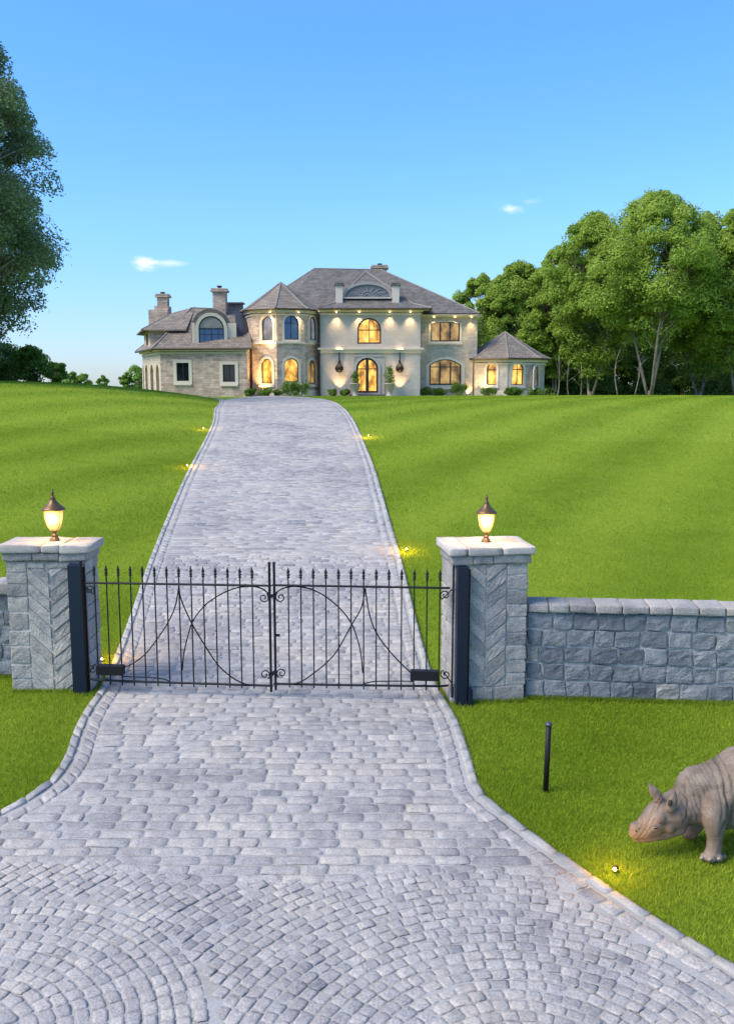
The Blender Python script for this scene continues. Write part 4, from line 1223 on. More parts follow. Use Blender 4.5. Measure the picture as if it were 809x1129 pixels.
# --- roofs
def slab(name, polys, mat, th=.10, label=None, ridges=(), gut=True):
    """roof planes as thick sheets"""
    b = MB()
    for p in polys:
        p = [np.array(q, float) for q in p]; n = len(p)
        b.add(p + [q - [0, 0, th] for q in p], [tuple(range(n)), tuple(range(2*n-1, n-1, -1))] + [(i, n+i, n+(i+1) % n, (i+1) % n) for i in range(n)])
    o = obj(name, b, mat, house, label=label)
    if ridges:
        m = MB()
        for r in ridges: m.tube(r, .075, 6)
        obj('ridge', m, m_ridge, o)
    return o
def W3(px, py, Y): return U(px, py, Y)
def cone_roof(name, c, P8, ze, apex, over, mat, label):
    q = [np.array([c[0] + (p[0]-c[0]) * over, c[1] + (p[1]-c[1]) * over, ze]) for p in P8]
    # slight bell-cast: intermediate ring
    mid = [ (np.array(apex) * .16 + a * .84) - [0, 0, .10] for a in q]
    pol = []
    for k in range(8):
        j = (k+1) % 8; pol.append([q[k], q[j], mid[j], mid[k]]); pol.append([mid[k], mid[j], np.array(apex)])
    o = slab(name, pol, mat, .07, label, [[q[k], mid[k], apex] for k in range(8)])
    g_ = MB()
    for k in range(8): g_.tube([q[k] - [0, 0, .06], q[(k+1) % 8] - [0, 0, .06]], .085, 6)
    obj('gutter', g_, m_gut, o)
cone_roof('turret_roof', tc, T8, zT + .05, np.array([tc[0] - .1, tc[1], zat(311.5, tc[1])]), 1.16, m_slate2, 'brown eight-sided roof of the turret')
cone_roof('pavilion_roof', pc, P8, zPv + .05, np.array([pc[0], pc[1], zat(366, pc[1])]), 1.15, m_slate2, 'brown eight-sided roof of the pavilion')
# main hip
e0 = zR + .06
FL, FR = W3(344, 346, YB - .6), W3(528.5, 346, YB - .6); FL[2] = FR[2] = e0
BL, BR = np.array([FL[0], YBK + .6, e0]), np.array([FR[0], YBK + .6, e0])
RL, RR = W3(347, 296, 88.6), W3(420, 297.5, 88.6)
# the left end carries on behind the turret
EL = np.array([tc[0] - 4.0, 84.0, e0 - .1]); ELb = np.array([tc[0] - 4.0, YBK + .6, e0 - .1])
FLx = np.array([tc[0] - .4, YB - .6, e0])
ro = slab('main_roof', [[FLx, FR, RR, RL], [FR, BR, RR], [BR, ELb, RL, RR], [ELb, EL, RL], [EL, FLx, RL]], m_slate, .12, 'dark slate hip roof of the main block',
     [[RL, RR], [FR, RR], [EL, RL], [ELb, RL], [BR, RR]])
m = MB(); m.tube([FR + [0, .0, -.08], FL + [0, 0, -.08]], .09, 6); m.tube([FR + [0, 0, -.08], BR + [0, 0, -.08]], .09, 6); obj('gutter', m, m_gut, ro)
# soffit
m = MB(); m.box(((FL[0]+FR[0])/2, (YB - .6 + YBK)/2, e0 - .16), (FR[0]-FL[0] - .1, YBK - YB + .8, .06)); obj('soffit', m, m_trim, ro)
# lower front roof over the centre block, rising to its own peak
c0, c1 = W3(350.5, 341, YC - .7), W3(475.5, 343, YC - .7); c0[2] = c1[2] = zE + .06
pk = W3(403.5, 299.5, 86.4); pk2 = W3(403.5, 297, 89.0); pk2[2] = pk[2]
m0, m1 = W3(371, 333, 81.6), W3(452, 333.5, 81.6)
bb0, bb1 = np.array([c0[0], 84.8, zE + .06]), np.array([c1[0], 84.8, zE + .06])
k0, k1 = W3(368, 334, 81.7), W3(455, 334.5, 81.7); k0[2] = k1[2]
q0, q1 = np.array([c0[0], 84.0, k0[2] - .2]), np.array([c1[0], 84.0, k0[2] - .2])
cr = slab('front_roof', [[c0, c1, k1, k0], [k0, k1, pk], [c0, k0, q0, bb0], [k0, pk, pk2, q0], [c1, bb1, q1, k1], [k1, q1, pk2, pk]], m_slate, .08, 'slate roof over the entrance front',
     [[k0, pk], [k1, pk], [c0, k0], [c1, k1]])
m = MB(); m.tube([c0 - [0, 0, .07], c1 - [0, 0, .07]], .09, 6); m.tube([c1 - [0, 0, .07], c1 + [0, 2, -.07]], .09, 6); obj('gutter', m, m_gut, cr)
m = MB(); m.box(((c0[0]+c1[0])/2, YC + 1.3, zE + .0), (c1[0]-c0[0]-.1, 3.9, .05)); obj('soffit', m, m_trim, cr)
# lunette dormer between two stone posts
fl = Facet(pxy(376, 82.1, 320), pxy(434, 82.1, 320), 0, 1)
ucd, zl0 = fl.hit(405, 328.5); _, zl1 = fl.hit(405, 313.5); wl_ = fl.L * .86; hl = zl1 - zl0
S = lambda o: [(ucd + (wl_/2 + o) * math.cos(t), zl0 + (hl + o) * max(0, math.sin(t)) ** .9) for t in np.linspace(0, math.pi, 25)]
d_ = MB(); s0 = S(.0); nn_ = len(s0)
d_.add([fl.P(*p, 0) for p in s0] + [fl.P(*p, -3.2) for p in s0], [tuple(range(nn_))] + [(i, nn_+i, nn_+i+1, i+1) for i in range(nn_-1)])
do = obj('lunette_dormer', d_, simple('lead_panel', (.20, .20, .21), .7), house, label='low arched lunette dormer with carved tracery')
m = MB(); s1, s2 = S(-.02), S(.22)
m.add([fl.P(*p, .12) for p in s1] + [fl.P(*p, .12) for p in s2] + [fl.P(*p, -.4) for p in s2] + [fl.P(*p, -.1) for p in s1],
      [(i, i+1, nn_+i+1, nn_+i) for i in range(nn_-1)] + [(nn_+i, nn_+i+1, 2*nn_+i+1, 2*nn_+i) for i in range(nn_-1)] + [(3*nn_+i, 3*nn_+i+1, i+1, i) for i in range(nn_-1)])
obj('arch_rim', m, simple('lead_rim', (.36, .34, .32), .7), do)
m = MB(); fl.bar(m, ucd - wl_/2 - .1, zl0, ucd + wl_/2 + .1, zl0, .11, -.1, .14)
obj('dormer_sill', m, m_trim, do)
m = MB()
for fx in (-.5, 0, .5):
    for rr_ in (.34, .2):
        m.tube([fl.P(ucd + fx * wl_ * .55 + rr_ * 1.5 * math.cos(a), zl0 + .07 + rr_ * (1.5 if fx == 0 else 1.1) * math.sin(a), .03) for a in np.linspace(0, math.pi, 10)], .035, 5)
for a in np.linspace(.15, math.pi - .15, 9): m.tube([fl.P(ucd + .3 * math.cos(a), zl0 + .2 * math.sin(a) + .08, .03), fl.P(ucd + wl_ * .47 * math.cos(a), zl0 + hl * .9 * math.sin(a), .03)], .025, 4)
obj('tracery', m, simple('lead_tracery', (.30, .30, .32), .7), do)
for px_ in (374, 436):
    p = U(px_, 330, 82.1); zt_ = zat(315, 82.1)
    m = MB(); m.box((p[0], p[1], (p[2]-.7+zt_)/2), (.62, .62, zt_-p[2]+.7)); po = obj('roof_post', m, m_trim, house)
    m = MB(); m.box((p[0], p[1], zt_ + .06), (.86, .86, .13)); m.box((p[0], p[1], zt_ + .17), (.74, .74, .1)); obj('post_cap', m, m_slate, po)
# left wing roofs
RW0, RW1 = W3(211, 339.5, 84.0), W3(272, 341.5, 85.0)
g0 = np.array([wA[0] - .5, wA[1] - .5, zW + .06]); g1 = np.array([wB[0] + .5, wB[1] - .4, zW + .06]); g2 = np.array([wC[0] - .6, wC[1] - .2, zW + .06])
wr = slab('wing_roof', [[g0, g1, RW1, RW0], [g2, g0, RW0], [np.array([g2[0]+2, 92.4, zW]), g2, RW0], [np.array([g1[0], 92.4, zW]), np.array([g2[0]+2, 92.4, zW]), RW0, RW1]], m_slate2, .1,
     'brown slate hip roof of the left wing', [[g0, RW0], [RW0, RW1], [g2, RW0]])
m = MB(); m.tube([g0 - [0, 0, .08], g1 - [0, 0, .08]], .09, 6); m.tube([g0 - [0, 0, .08], g2 - [0, 0, .08]], .09, 6); obj('gutter', m, m_gut, wr)
# side attic storey with its own low roof
sA, sB, sC = pxy(166.5, 80.3), pxy(192, 80.3), pxy(160, 86.0)
zA = zat(364, 80.3)
b = MB(); f1 = Facet(sA, sB, zW - .2, zA); f2 = Facet(sC, sA, zW - .2, zA)
f2.window(162.6, 367, 381, 2.0, 0, m_dark, muntins=(), surround=.0, sill=False); f1.build(b); f2.build(b); Facet(sB, (sB[0], 88), zW - .2, zA).build(b)
obj('attic_wall', b, m_brick, house, label='tan stone attic wall at the left end')
a0 = np.array([sA[0] - .6, sA[1] - .5, zA + .02]); a1 = np.array([sB[0] + 1.2, sA[1] - .4, zA + .02]); a2 = np.array([sC[0] - .7, sC[1], zA - .05]); RA = RW0 + [.3, .3, .06]; RA0 = W3(189, 346, 85.0)
slab('attic_roof', [[a0, a1, RA, RA0], [a2, a0, RA0], [np.array([a2[0] + .6, 90, zA]), a2, RA0], [np.array([a2[0] + .6, 90, zA]), RA0, RA]], m_slate2, .1, 'low brown roof over the attic storey', [[a0, RA0], [RA0, RA]])
# arched dormer
dA, dB = pxy(211, 78.4, 370), pxy(259.5, 79.1, 370)
zd = zat(375.5, 78.4); zdt = zat(357, 78.4)
fd = Facet(dA, dB, zW + .1, zdt)
fd2 = Facet(dA, dB, 0, 1)
S_ = lambda r0: None
ucw, zbw = fd.hit(233.5, 380.5); ul, _ = fd.hit(219.5, 380.5); ww = (ucw - ul) * 2; _, ztw = fd.hit(233.5, 348.5)
def arch(o, zb_, n=20):
    a = ww/2 + o; return [(ucw - a, zb_), (ucw + a, zb_)] + [(ucw + a*math.cos(t), ztw - ww/2 + a*math.sin(t)) for t in np.linspace(0, math.pi, n)]
b = MB(); o1 = arch(.62, zbw - .5); n1_ = len(o1)
b.add([fd.P(*p) for p in o1] + [fd.P(*p, -4.5) for p in o1], [tuple(range(n1_))] + [(i, n1_+i, n1_+(i+1) % n1_, (i+1) % n1_) for i in range(n1_)])
ad = obj('arched_dormer', b, m_slate, house, label='round-headed dormer with a large arched window')
for a, c in ((.05, ucw - ww/2 - .3), (ucw + ww/2 + .3, fd.L + .1)):
    m = MB(); fd.bar(m, (a+c)/2, zbw - .5, (a+c)/2, ztw - ww/2 + .5, c - a, -3, .03)
    obj('dormer_cheek', m, m_trim, ad)
T = MB(); fd.ring(T, arch(.0, zbw), arch(.28, zbw - .22), -.05, .16); obj('surround', T, m_trim, ad)
T = MB(); fd.ring(T, arch(-.1, zbw + .1), arch(.0, zbw), .0, .09)
fd.bar(T, ucw, zbw, ucw, ztw - ww/2, .08, .03, .08); fd.bar(T, ucw - ww/2, ztw - ww/2 - .0, ucw + ww/2, ztw - ww/2, .10, .03, .085)
fd.bar(T, ucw - ww/2, ztw - ww/2 - .45, ucw + ww/2, ztw - ww/2 - .45, .06, .03, .075)
for sg in (-1, 1): fd.bar(T, ucw + sg*ww*.27, zbw, ucw + sg*ww*.27, ztw - ww/2, .05, .03, .07)
obj('frame', T, m_dframe, ad)
T = MB(); o_ = arch(-.06, zbw + .06); T.add([fd.P(*p, .025) for p in o_], [tuple(range(len(o_)))]); obj('pane', T, m_refl, ad)
T = MB()
for a in np.linspace(0, math.pi, 10)[1:-1]: fd.bar(T, ucw + .25*math.cos(a), ztw - ww/2 + .25*math.sin(a), ucw + ww*.46*math.cos(a), ztw - ww/2 + ww*.46*math.sin(a), .07, .026, .075)
T.add([fd.P(ucw + (ww*.47)*math.cos(t), ztw - ww/2 + .08 + (ww*.45)*math.sin(t), .028) for t in np.linspace(0, math.pi, 16)], [tuple(range(16))])
obj('fanlight', T, simple('fanlight_panel', (.42, .38, .33), .6), ad)
# link roof between wing and turret
l0, l1 = W3(259, 345, 79.0), W3(275, 343, 80.5)
slab('link_roof', [[W3(262, 382, 78.3), W3(273, 382.5, 78.6), W3(273, 346, 82.0), W3(259, 345, 82.0)]], simple('dark_lead', (.035, .042, .06), .45, .2), .1)
# chimneys
def chimney(label, cx, Y, parts_, pot):
    b = MB(); 
    ob = None
    for i, (x0, x1, y0, y1, dep, flare) in enumerate(parts_):
        a, c = U(x0, y0, Y), U(x1, y0, Y); zt_, zb_ = zat(y0, Y), zat(y1, Y)
        b.box(((a[0]+c[0])/2, Y, (zt_+zb_)/2), (c[0]-a[0], dep, zt_-zb_))
        if flare: b.box(((a[0]+c[0])/2, Y, zt_ + .002 - .10), (c[0]-a[0]+.36, dep+.36, .16)); b.box(((a[0]+c[0])/2, Y, zt_ + .07), (c[0]-a[0]+.2, dep+.2, .12))
    ob = obj('chimney', b, m_brick, house, label=label)
    m = MB(); p = U(pot[0], pot[1], Y); m.lathe((p[0], Y, p[2] - .35), [(.22, 0), (.18, .1), (.17, .3), (.24, .34), (.24, .42), (.14, .44)], 12)
    obj('chimney_pot', m, m_gut, ob)
chimney('stepped stone chimney at the left end of the wing', 179, 86, [(174.5, 185.5, 326, 345, 1.0, True), (172, 187.5, 338, 352, 1.3, False), (166, 187, 342, 372, 1.6, False)], (179.5, 323))
chimney('tall square stone chimney of the wing', 242, 84, [(235.5, 249.5, 320, 352, 1.1, True)], (242, 316))
chimney('short brick chimney on the main ridge', 417, 90, [(410.5, 426, 294.5, 310, 1.2, True)], (418.5, 291.5))
m = MB(); p = U(259, 337, 86); m.box((p[0], 86, p[2] - .5), (1.4, 1.2, 1.3)); m.box((p[0], 86, p[2] + .2), (1.7, 1.4, .12)); obj('vent_box', m, m_slate, house)
# downpipes
for px_, Y_ in ((352.7, 79.85), (521.5, 80.75)):
    p = U(px_, 420, Y_); m = MB(); m.tube([(p[0], Y_, FZ), (p[0], Y_, zE - .4 if px_ < 400 else zPv - .3)], .055, 6); obj('downpipe', m, m_gut, house)
# ornamental dark wall lanterns either side of the door
for px_ in (374, 440.5):
    uu, zt_ = fc.hit(px_, 388.5); _, zb_ = fc.hit(px_, 411); hh = zt_ - zb_
    P_ = lambda z, o=.18: fc.P(uu, zb_ + z * hh, o)
    m = MB(); m.tube([P_(1.0), P_(.55)], [.05, .07], 6); m.tube([P_(.97, 0), P_(.97, .18)], .03, 5)
    cc = P_(0)
    m.lathe(cc, [(.03, 0), (.17, hh*.03), (.30, hh*.13), (.34, hh*.22), (.30, hh*.31), (.18, hh*.40), (.11, hh*.48), (.10, hh*.60), (.04, hh*.64)], 14)
    wl2 = obj('wall_lantern', m, simple('lantern_dark', (.02, .014, .012), .5, .4), house)
    for k in range(8):
        pass
    m = MB(); 
    for k in range(3):
        a = k * math.pi / 3
        m.tube([cc + [.31*math.cos(a+t)*0 + .335*math.cos(t)*math.cos(a), .335*math.cos(t)*math.sin(a), hh*.21 + .34*math.sin(t)] for t in np.linspace(0, 2*math.pi, 20)], .02, 4)
    obj('filigree', m, m_gut, wl2)
    light('uplight', 'SPOT', fc.P(uu, FZ + .25, .55), 200, (1, .64, .26), house, .06, target=fc.P(uu, FZ + 3.5, .0), size=75)
    light('uplight', 'SPOT', fc.P(uu, zt_ + .9, .5), 120, (1, .66, .30), house, .06, target=fc.P(uu, FZ + .5, .0), size=70)
# downlights under the eaves
m_dl = simple('lit_downlight', (1, .8, .5), .3, 0, (1, .72, .34), 7)
def downlight(f, px, ztop, off=.42, e=120):
    u, _ = f.hit(px, 345); c = f.P(u, ztop - .26 if f in (fc, fr) else ztop - .27, off)
    m = MB(); m.lathe(c - [0, 0, .03], [(.055, 0), (.06, .03)], 10); o = obj('downlight', m, m_dl, house)
    light('downlight_bulb', 'SPOT', c - [0, 0, .06], e, (1, .72, .36), house, .05, target=f.P(u, ztop - 2.4, .08), size=85, blend=1)
for px_ in (371, 396, 429.5, 452): downlight(fc, px_, zE)
for px_ in (478, 501, 519): downlight(fr, px_, zR, e=100)
for k, pxs in ((0, (300,)), (1, (328,))):
    f = Facet(T8[k], T8[k+1], 0, 1)
    for px_ in pxs: downlight(f, px_, zT, .36, 130)
# warm glow on the pavilion, the turret foot and the wing's arcade
def wash(c, tgt, e, s=95): light('garden_uplight', 'SPOT', c, e * 4.2, (1, .66, .24), house, .08, target=tgt, size=s, blend=1)
pf = Facet(P8[0], P8[1], 0, 1); wash(pf.P(pf.L*.25, FZ + .2, .7), pf.P(pf.L*.3, FZ + 2.6, 0), 70)
pf = Facet(P8[7], P8[0], 0, 1); wash(pf.P(pf.L*.8, FZ + .2, .7), pf.P(pf.L*.8, FZ + 2.4, 0), 50)
tf = Facet(T8[7], T8[0], 0, 1); wash(tf.P(tf.L*.7, FZ + .2, .9), tf.P(tf.L*.8, FZ + 3.5, 0), 60)
tf = Facet(T8[0], T8[1], 0, 1); wash(tf.P(tf.L*.5, FZ + .2, .9), tf.P(tf.L*.5, FZ + 3.2, 0), 150); wash(tf.P(tf.L*.95, FZ + 3.9, .6), tf.P(tf.L*.6, FZ + 5.5, 0), 60)
wash(fs.P(fs.L*.3, FZ + .4, 1.6), fs.P(fs.L*.4, FZ + 3, 0), 130, 120); wash(fs.P(fs.L*.75, FZ + .4, 1.6), fs.P(fs.L*.75, FZ + 3, 0), 120, 120)
# ------------------------------------------------------------------ trees and shrubs
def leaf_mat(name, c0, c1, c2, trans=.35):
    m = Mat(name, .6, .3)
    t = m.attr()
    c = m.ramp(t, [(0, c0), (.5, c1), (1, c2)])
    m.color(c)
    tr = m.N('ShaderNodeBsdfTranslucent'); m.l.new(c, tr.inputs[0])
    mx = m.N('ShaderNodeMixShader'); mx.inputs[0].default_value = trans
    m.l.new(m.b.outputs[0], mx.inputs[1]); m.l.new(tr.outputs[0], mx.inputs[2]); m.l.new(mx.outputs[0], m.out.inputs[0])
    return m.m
mb_ = Mat('tree_bark', .9, .2); mb_.color(mb_.ramp(mb_.noise(6, mb_.pos((1, 1, .25)), 5), [(.3, (.10, .085, .065)), (.7, (.30, .26, .21))])); m_bark = mb_.m
m_leafA = leaf_mat('big_tree_leaves', (.15, .20, .09), (.25, .34, .15), (.36, .46, .22), .5)
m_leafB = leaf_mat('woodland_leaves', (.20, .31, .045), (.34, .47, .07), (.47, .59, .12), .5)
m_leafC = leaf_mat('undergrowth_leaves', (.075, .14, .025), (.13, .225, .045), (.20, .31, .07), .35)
m_shrub = leaf_mat('shrub_leaves', (.07, .14, .02), (.14, .25, .035), (.24, .36, .06), .35)
def leaves(C, Rad, n, size, r, flat=.7, droop=0.0, tone_base=None, shell=.5):
    """n leaves scattered in each cluster C (k,3) with radii Rad (k,3)"""
    k = len(C); idx = r.randint(0, k, n)
    d = r.normal(size=(n, 3)); d /= np.linalg.norm(d, axis=1)[:, None]
    rad = r.uniform(0, 1, n) ** (1 / 3.0); rad = shell * np.maximum(rad, .75) + (1 - shell) * rad
    rad = rad * np.where(r.rand(n) < .14, r.uniform(1.05, 1.35, n), 1.0)
    P = C[idx] + d * rad[:, None] * Rad[idx]
    P[:, 2] -= droop * rad * np.hypot(d[:, 0], d[:, 1]) * Rad[idx][:, 2]
    nrm = d * .55 + r.normal(size=(n, 3)) * .5 + np.array([0, 0, flat]); nrm /= np.linalg.norm(nrm, axis=1)[:, None]
    a = np.cross(nrm, r.normal(size=(n, 3))); a /= np.linalg.norm(a, axis=1)[:, None]; b = np.cross(nrm, a)
    s = size * r.uniform(.6, 1.35, n)[:, None]
    V = np.stack([P - a * s, P - b * s * .5 + nrm * s * .12, P + a * s, P + b * s * .5 + nrm * s * .12], 1).reshape(-1, 3)
    F = np.arange(4 * n).reshape(-1, 4)
    tb = r.uniform(.25, .75, k) if tone_base is None else tone_base
    tone = np.clip(tb[idx] + r.normal(0, .16, n), 0, 1)
    return V, F, np.repeat(tone, 4)
def limb(mb, a, b, r0, r1, r, sag=.15, n=6, k=7):
    a, b = np.array(a, float), np.array(b, float); L = np.linalg.norm(b - a)
    off = r.normal(size=3) * L * .07; t = np.linspace(0, 1, n)[:, None]
    pts = a + (b - a) * t + off * np.sin(t * math.pi) + np.array([0, 0, 1.]) * (np.sin(t * math.pi) * -sag * L * .3)
    mb.tube(pts, r0 + (r1 - r0) * np.linspace(0, 1, n) ** .8, k)
    return pts
def tree(name, label, base, height, rx, crown_lo, seed, nleaf, lsize, mat, cat='tree', group=None, trunks=1, tr_r=.22, lean=0, nclu=46, lobes=None, ry=None, droop=.3, top_pow=.8, shell=.5, clu=.30, widest=.45, lob_k=1.0, gap=.62, low=0.0):
    r = np.random.RandomState(seed); base = np.array(base, float); ry = ry or rx
    t = thing(name, label, cat, tuple(base), group)
    # cluster centres fill an uneven envelope
    C, Rd = [], []
    tries = 0
    ang0 = r.uniform(0, 6.28)
    while len(C) < nclu and tries < nclu * 60:
        tries += 1
        f = r.uniform(0, 1) ** .85; z = crown_lo + (height - crown_lo) * f
        prof_ = (low + (1 - low) * math.sin(math.pi * min(1, (f / widest) * .5)) if f < widest else math.cos((f - widest) / (1 - widest) * math.pi / 2) ** top_pow)
        a = r.uniform(0, 6.283); lob = 1 + lob_k * (.13 * math.sin(3 * a + ang0 + f * 5) + .09 * math.sin(5 * a + 2 * ang0 - 7 * f))
        q = r.uniform(.25, 1) ** .5
        rad = max(.35 * 0 + .05, prof_ * (.35 + .65) * lob)
        p = np.array([math.cos(a) * rx * rad * q + lean * f, math.sin(a) * ry * rad * q, z])
        s = clu * rx * r.uniform(.65, 1.25) * (1 - .35 * f)
        if any(np.linalg.norm((p - c) / [1, 1, 1.0]) < s * gap for c in C): continue
        C.append(p); Rd.append([s * 1.15, s * 1.15, s * .8])
    C, Rd = np.array(C), np.array(Rd)
    mb = MB(); tops = []
    for k in range(trunks):
        a = 6.283 * k / max(trunks, 1) + r.uniform(-.4, .4); sp = 0 if trunks == 1 else rx * .42
        top = np.array([math.cos(a) * sp + lean * .7, math.sin(a) * sp, height * (.82 if trunks == 1 else r.uniform(.6, .85))])
        b0 = np.array([math.cos(a) * tr_r * .6 * (trunks > 1), math.sin(a) * tr_r * .6 * (trunks > 1), -.3])
        pts = limb(mb, base + b0, base + top, tr_r * (1 if trunks == 1 else .75), .03, r, -.1, 12, 9)
        tops.append(pts - base)
    flare = [(tr_r * 1.5, -.1), (tr_r * 1.2, .15), (tr_r * 1.0, .5)]
    mb.lathe(base, flare, 10)
    TP = np.concatenate(tops)
    for c in C:
        cand = TP[(TP[:, 2] < c[2] - .1 * height) & (TP[:, 2] > crown_lo * .45)]
        if not len(cand): cand = TP[2:5]
        j = np.argmin(np.linalg.norm(cand - c - np.array([0, 0, -.16 * height]), axis=1))
        pts = limb(mb, base + cand[j], base + c, tr_r * .30 * (1 - .6 * cand[j][2] / height), .015, r, .1, 5, 5)
        for _ in range(2):
            e = c + r.normal(size=3) * Rd[0] * .35
            limb(mb, pts[3], base + e, .03, .008, r, .1, 3, 4)
    obj('trunk', mb, m_bark, t, True)
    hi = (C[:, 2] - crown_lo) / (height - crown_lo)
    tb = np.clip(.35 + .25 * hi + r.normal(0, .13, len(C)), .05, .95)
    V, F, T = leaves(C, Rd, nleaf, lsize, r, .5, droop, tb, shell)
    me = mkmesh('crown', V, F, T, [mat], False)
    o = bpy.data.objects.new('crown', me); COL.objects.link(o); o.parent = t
    return t
def at(px, Y): x = U(px, 435, Y)[0]; return np.array([x, Y, Hs(x, Y)])
def hgt_for(py, Y, z0): return U(404, py, Y)[2] - z0

# big tree at the left edge
b = at(-84, 55.); hh = hgt_for(-145, 55, b[2])
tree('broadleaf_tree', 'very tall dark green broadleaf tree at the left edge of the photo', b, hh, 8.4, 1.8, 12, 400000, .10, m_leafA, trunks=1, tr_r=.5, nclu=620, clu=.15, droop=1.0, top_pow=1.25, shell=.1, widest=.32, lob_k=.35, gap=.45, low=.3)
# woodland to the right of the house
wood = [ # px, top y, rx(m), Y, trunks, seed, label
    (527, 303, 2.9, 104, 1, 31, 'round-topped tree rising just behind the pavilion roof, leftmost of the wood'),
    (569, 290, 3.4, 102, 2, 32, 'second tree of the wood, dense crown above the right of the pavilion'),
    (612, 274, 3.3, 100, 2, 33, 'narrow tree between the pavilion and the tall trees, third of the wood'),
    (650, 236, 4.0, 96, 2, 34, 'tall tree with peaked crown left of the tallest forked tree'),
    (716, 214, 5.2, 91, 4, 35, 'tallest tree of the wood with pale forked trunks spreading from the ground'),
    (771, 236, 3.8, 95, 2, 36, 'tree standing right of the tallest forked tree, its crown slightly lower'),
    (812, 226, 4.4, 92, 2, 37, 'tall tree at the right edge of the photo, crown cut by the frame'),
]
for px_, ty, rx, Y, tk, sd_, lb in wood:
    b = at(px_, Y); hh = hgt_for(ty, Y, b[2])
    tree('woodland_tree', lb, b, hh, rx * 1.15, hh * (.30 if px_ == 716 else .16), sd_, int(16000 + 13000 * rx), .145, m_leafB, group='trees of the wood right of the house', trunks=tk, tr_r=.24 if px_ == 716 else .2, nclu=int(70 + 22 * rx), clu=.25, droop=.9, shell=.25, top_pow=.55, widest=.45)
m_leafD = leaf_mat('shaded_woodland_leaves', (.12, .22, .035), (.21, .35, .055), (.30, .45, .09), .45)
back = [(548, 318, 3.4, 116, 51, 'darker tree filling the gap behind the first two trees of the wood'), (592, 300, 3.6, 116, 52, 'darker back-row tree between the second and third trees of the wood'),
        (634, 292, 3.6, 114, 53, 'darker back-row tree behind the narrow third tree of the wood'), (684, 282, 3.8, 112, 54, 'darker back-row tree seen left of the forked trunks'),
        (742, 272, 3.8, 112, 55, 'darker back-row tree seen right of the forked trunks'), (792, 278, 3.8, 112, 56, 'darker back-row tree near the right edge of the photo')]
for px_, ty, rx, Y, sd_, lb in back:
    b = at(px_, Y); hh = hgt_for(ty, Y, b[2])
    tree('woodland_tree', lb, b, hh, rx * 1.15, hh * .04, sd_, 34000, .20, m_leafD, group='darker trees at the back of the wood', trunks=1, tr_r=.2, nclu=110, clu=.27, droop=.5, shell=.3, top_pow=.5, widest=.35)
# low growth under the trees: one mass nobody could count
r = np.random.RandomState(77)
def mass(name, label, pts, n, size, mat, seed, hz):
    r = np.random.RandomState(seed)
    C = np.array([[p[0], p[1], Hs(p[0], p[1]) + r.uniform(0, 1) ** 1.3 * hz * p[2]] for p in pts]); Rd = np.array([[1.0 * p[3], .9 * p[3], .8 * p[3]] for p in pts])
    V, F, T = leaves(C, Rd, n, size, r, .4, .2, None, .3)
    me = mkmesh(name, V, F, T, [mat], False); o = bpy.data.objects.new(name, me); COL.objects.link(o)
    return tag(o, label, name.replace('_', ' '), None, 'stuff')
pts = []
for _ in range(380):
    Y = r.uniform(99, 118); x = U(r.uniform(500, 880), 435, Y)[0]; pts.append((x, Y, 1, r.uniform(.8, 1.5)))
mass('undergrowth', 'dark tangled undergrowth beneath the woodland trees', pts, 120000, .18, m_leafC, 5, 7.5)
# saplings' thin pale trunks at the wood's edge
for k, (px_, Y, tp, lb) in enumerate(((614, 89, 392, 'bare pale sapling trunk standing just right of the pavilion'), (627, 93, 397, 'thin leaning bare stem second right of the pavilion'), (640, 94, 402, 'short thin stem third right of the pavilion'), (681, 90, 385, 'slim bare stem left of the forked tree'), (699, 88, 400, 'leaning bare stem close to the left foot of the forked tree'))):
    b = at(px_, Y); m = MB(); r2 = np.random.RandomState(k)
    t = thing('sapling', lb, 'tree', tuple(b))
    top = b + [r2.uniform(-.5, .5), 0, hgt_for(tp, Y, b[2])]
    pts_ = limb(m, b - [0, 0, .2], top, .10 if k == 0 else .07, .035, r2, 0, 7, 7)
    obj('trunk', m, m_bark, t, True)
    tw = MB()
    for j in range(5): limb(tw, pts_[3 + j // 2], pts_[3 + j // 2] + r2.normal(size=3) * [.6, .4, .3] + [0, 0, .8], .03, .008, r2, 0, 4, 4)
    obj('twigs', tw, m_bark, t, True)
# bushes at the left end of the crest, behind the big tree
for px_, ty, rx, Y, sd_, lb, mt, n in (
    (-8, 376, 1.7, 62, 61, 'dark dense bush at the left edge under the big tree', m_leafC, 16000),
    (36, 384, 1.15, 60, 62, 'rounded mid-green bush under the big tree, right of the dark bush', m_shrub, 12000),
    (14, 383, 1.3, 66, 64, 'small green bush peeping between the dark bush and the rounded one', m_shrub, 9000),
    (62, 399, .75, 66, 63, 'low sloping bush at the right end of the row under the big tree', m_leafD, 6000)):
    b = at(px_, Y); hh = hgt_for(ty, Y, b[2])
    tree('bush', lb, b, hh, rx, .1, sd_, n, .085, mt, 'bush', 'bushes on the left crest', 1, .08, nclu=40, clu=.4, droop=.1, shell=.4, top_pow=.5, widest=.35)
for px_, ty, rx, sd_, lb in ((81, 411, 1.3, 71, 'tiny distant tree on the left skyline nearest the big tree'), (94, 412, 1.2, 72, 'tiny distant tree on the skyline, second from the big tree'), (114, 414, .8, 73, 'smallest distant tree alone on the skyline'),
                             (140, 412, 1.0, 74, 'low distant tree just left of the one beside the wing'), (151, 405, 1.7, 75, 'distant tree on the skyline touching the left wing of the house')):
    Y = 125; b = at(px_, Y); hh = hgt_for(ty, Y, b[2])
    tree('distant_tree', lb, b, hh, rx, hh * .3, sd_, 2600, .17, m_leafD, group='distant trees on the left skyline', trunks=1, tr_r=.08, nclu=18, clu=.38, shell=.3)

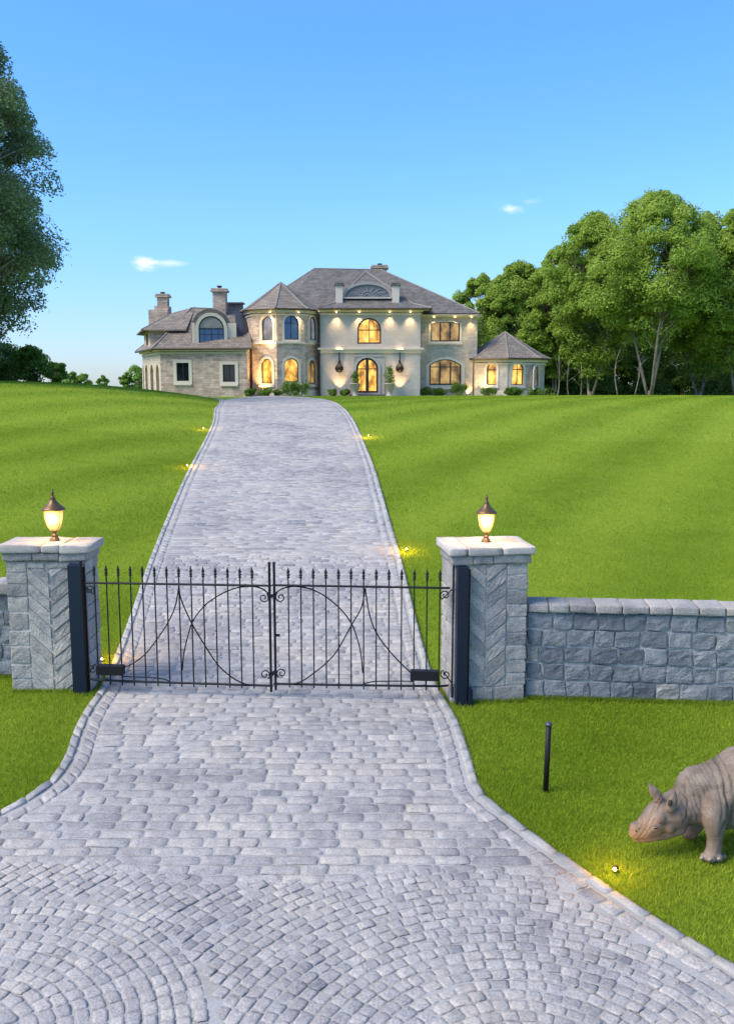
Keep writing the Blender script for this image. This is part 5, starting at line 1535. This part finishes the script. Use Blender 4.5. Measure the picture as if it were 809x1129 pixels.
# shrubs along the foot of the house
shr = [(276, 428, .45, 77.0, 'small shrub where the left wing meets the turret'), (293, 427.5, .6, 76.9, 'low yellow-green shrub below the turret window, left of the pair'), (305, 430, .45, 76.7, 'very low shrub filling the middle of the turret bed'),
       (320, 418, .75, 76.6, 'tall leafy shrub at the centre of the turret'), (331, 421, .75, 76.5, 'leafy shrub at the right foot of the turret'), (366, 429, .38, 79.0, 'little shrub under the left wall lantern'), (381, 428.5, .5, 79.0, 'small rounded shrub left of the front door'),
       (469, 426.5, .62, 80.8, 'shrub at the left corner below the wide arched window'), (483, 428, .62, 80.9, 'low shrub below the middle of the wide arched window'), (505, 423, .85, 80.7, 'large clipped shrub at the right of the wide arched window'),
       (538, 427.5, .75, 80.0, 'shrub below the left pavilion window'), (561, 427, .45, 79.9, 'narrow shrub at the front corner of the pavilion'), (568, 427, .62, 80.0, 'shrub below the middle pavilion window'), (590, 428, .75, 80.6, 'shrub at the right end of the pavilion')]
for i, (px_, ty, rx, Y, lb) in enumerate(shr):
    b = at(px_, Y); hh = max(.5, hgt_for(ty, Y, b[2]))
    r = np.random.RandomState(200 + i); t = thing('shrub', lb, 'shrub', tuple(b), 'shrubs along the foot of the house')
    m = MB(); C = []
    for k in range(16):
        a = r.uniform(0, 6.28); q = r.uniform(0, .8) ** .6; zc = r.uniform(.25, .85) * hh
        C.append([math.cos(a) * rx * q, math.sin(a) * rx * q * .8, zc])
    C = np.array(C); Rd = np.full((16, 3), .36 * max(rx, .45)) * r.uniform(.7, 1.2, (16, 1))
    for c in C[:8]: limb(m, b, b + c, .02, .006, r, 0, 4, 4)
    obj('stems', m, m_bark, t)
    V, F, T = leaves(C, Rd, 2600, .055, r, .4, .1, None, .3); me = mkmesh('foliage', V, F, T, [m_shrub]); o = bpy.data.objects.new('foliage', me); COL.objects.link(o); o.parent = t
# potted trees at the door
m_pot = simple('stone_planter', (.42, .38, .33), .8)
for px_, ty, lb, s in ((391.5, 409, 'potted shrub in a stone planter left of the front door', .85), (429.5, 404, 'taller potted tree in a stone planter right of the front door', 1.1)):
    Y = 79.2; b = at(px_, Y); b[2] = FZ - .02; r = np.random.RandomState(int(px_))
    t = thing('potted_tree', lb, 'potted plant', tuple(b), None)
    m = MB(); m.lathe(b, [(.34, 0), (.34, .1), (.22, .16), (.22, .5), (.36, .62), (.40, 1.05), (.46, 1.08), (.46, 1.16), (.36, 1.16)], 14); obj('planter', m, m_pot, t, True)
    hh = hgt_for(ty, Y, b[2]); m = MB(); limb(m, b + [0, 0, 1.1], b + [0, 0, hh - .4], .035, .015, r, 0, 5, 5); obj('stem', m, m_bark, t)
    C = np.array([[r.normal() * .14 * s, r.normal() * .14 * s, z] for z in np.linspace(1.2, hh - .1, 12)]); V, F, T = leaves(C, np.full((12, 3), .22 * s), 900, .07, r, .3, .1, None, .3)
    me = mkmesh('foliage', V, F, T, [m_shrub]); o = bpy.data.objects.new('foliage', me); COL.objects.link(o); o.parent = t
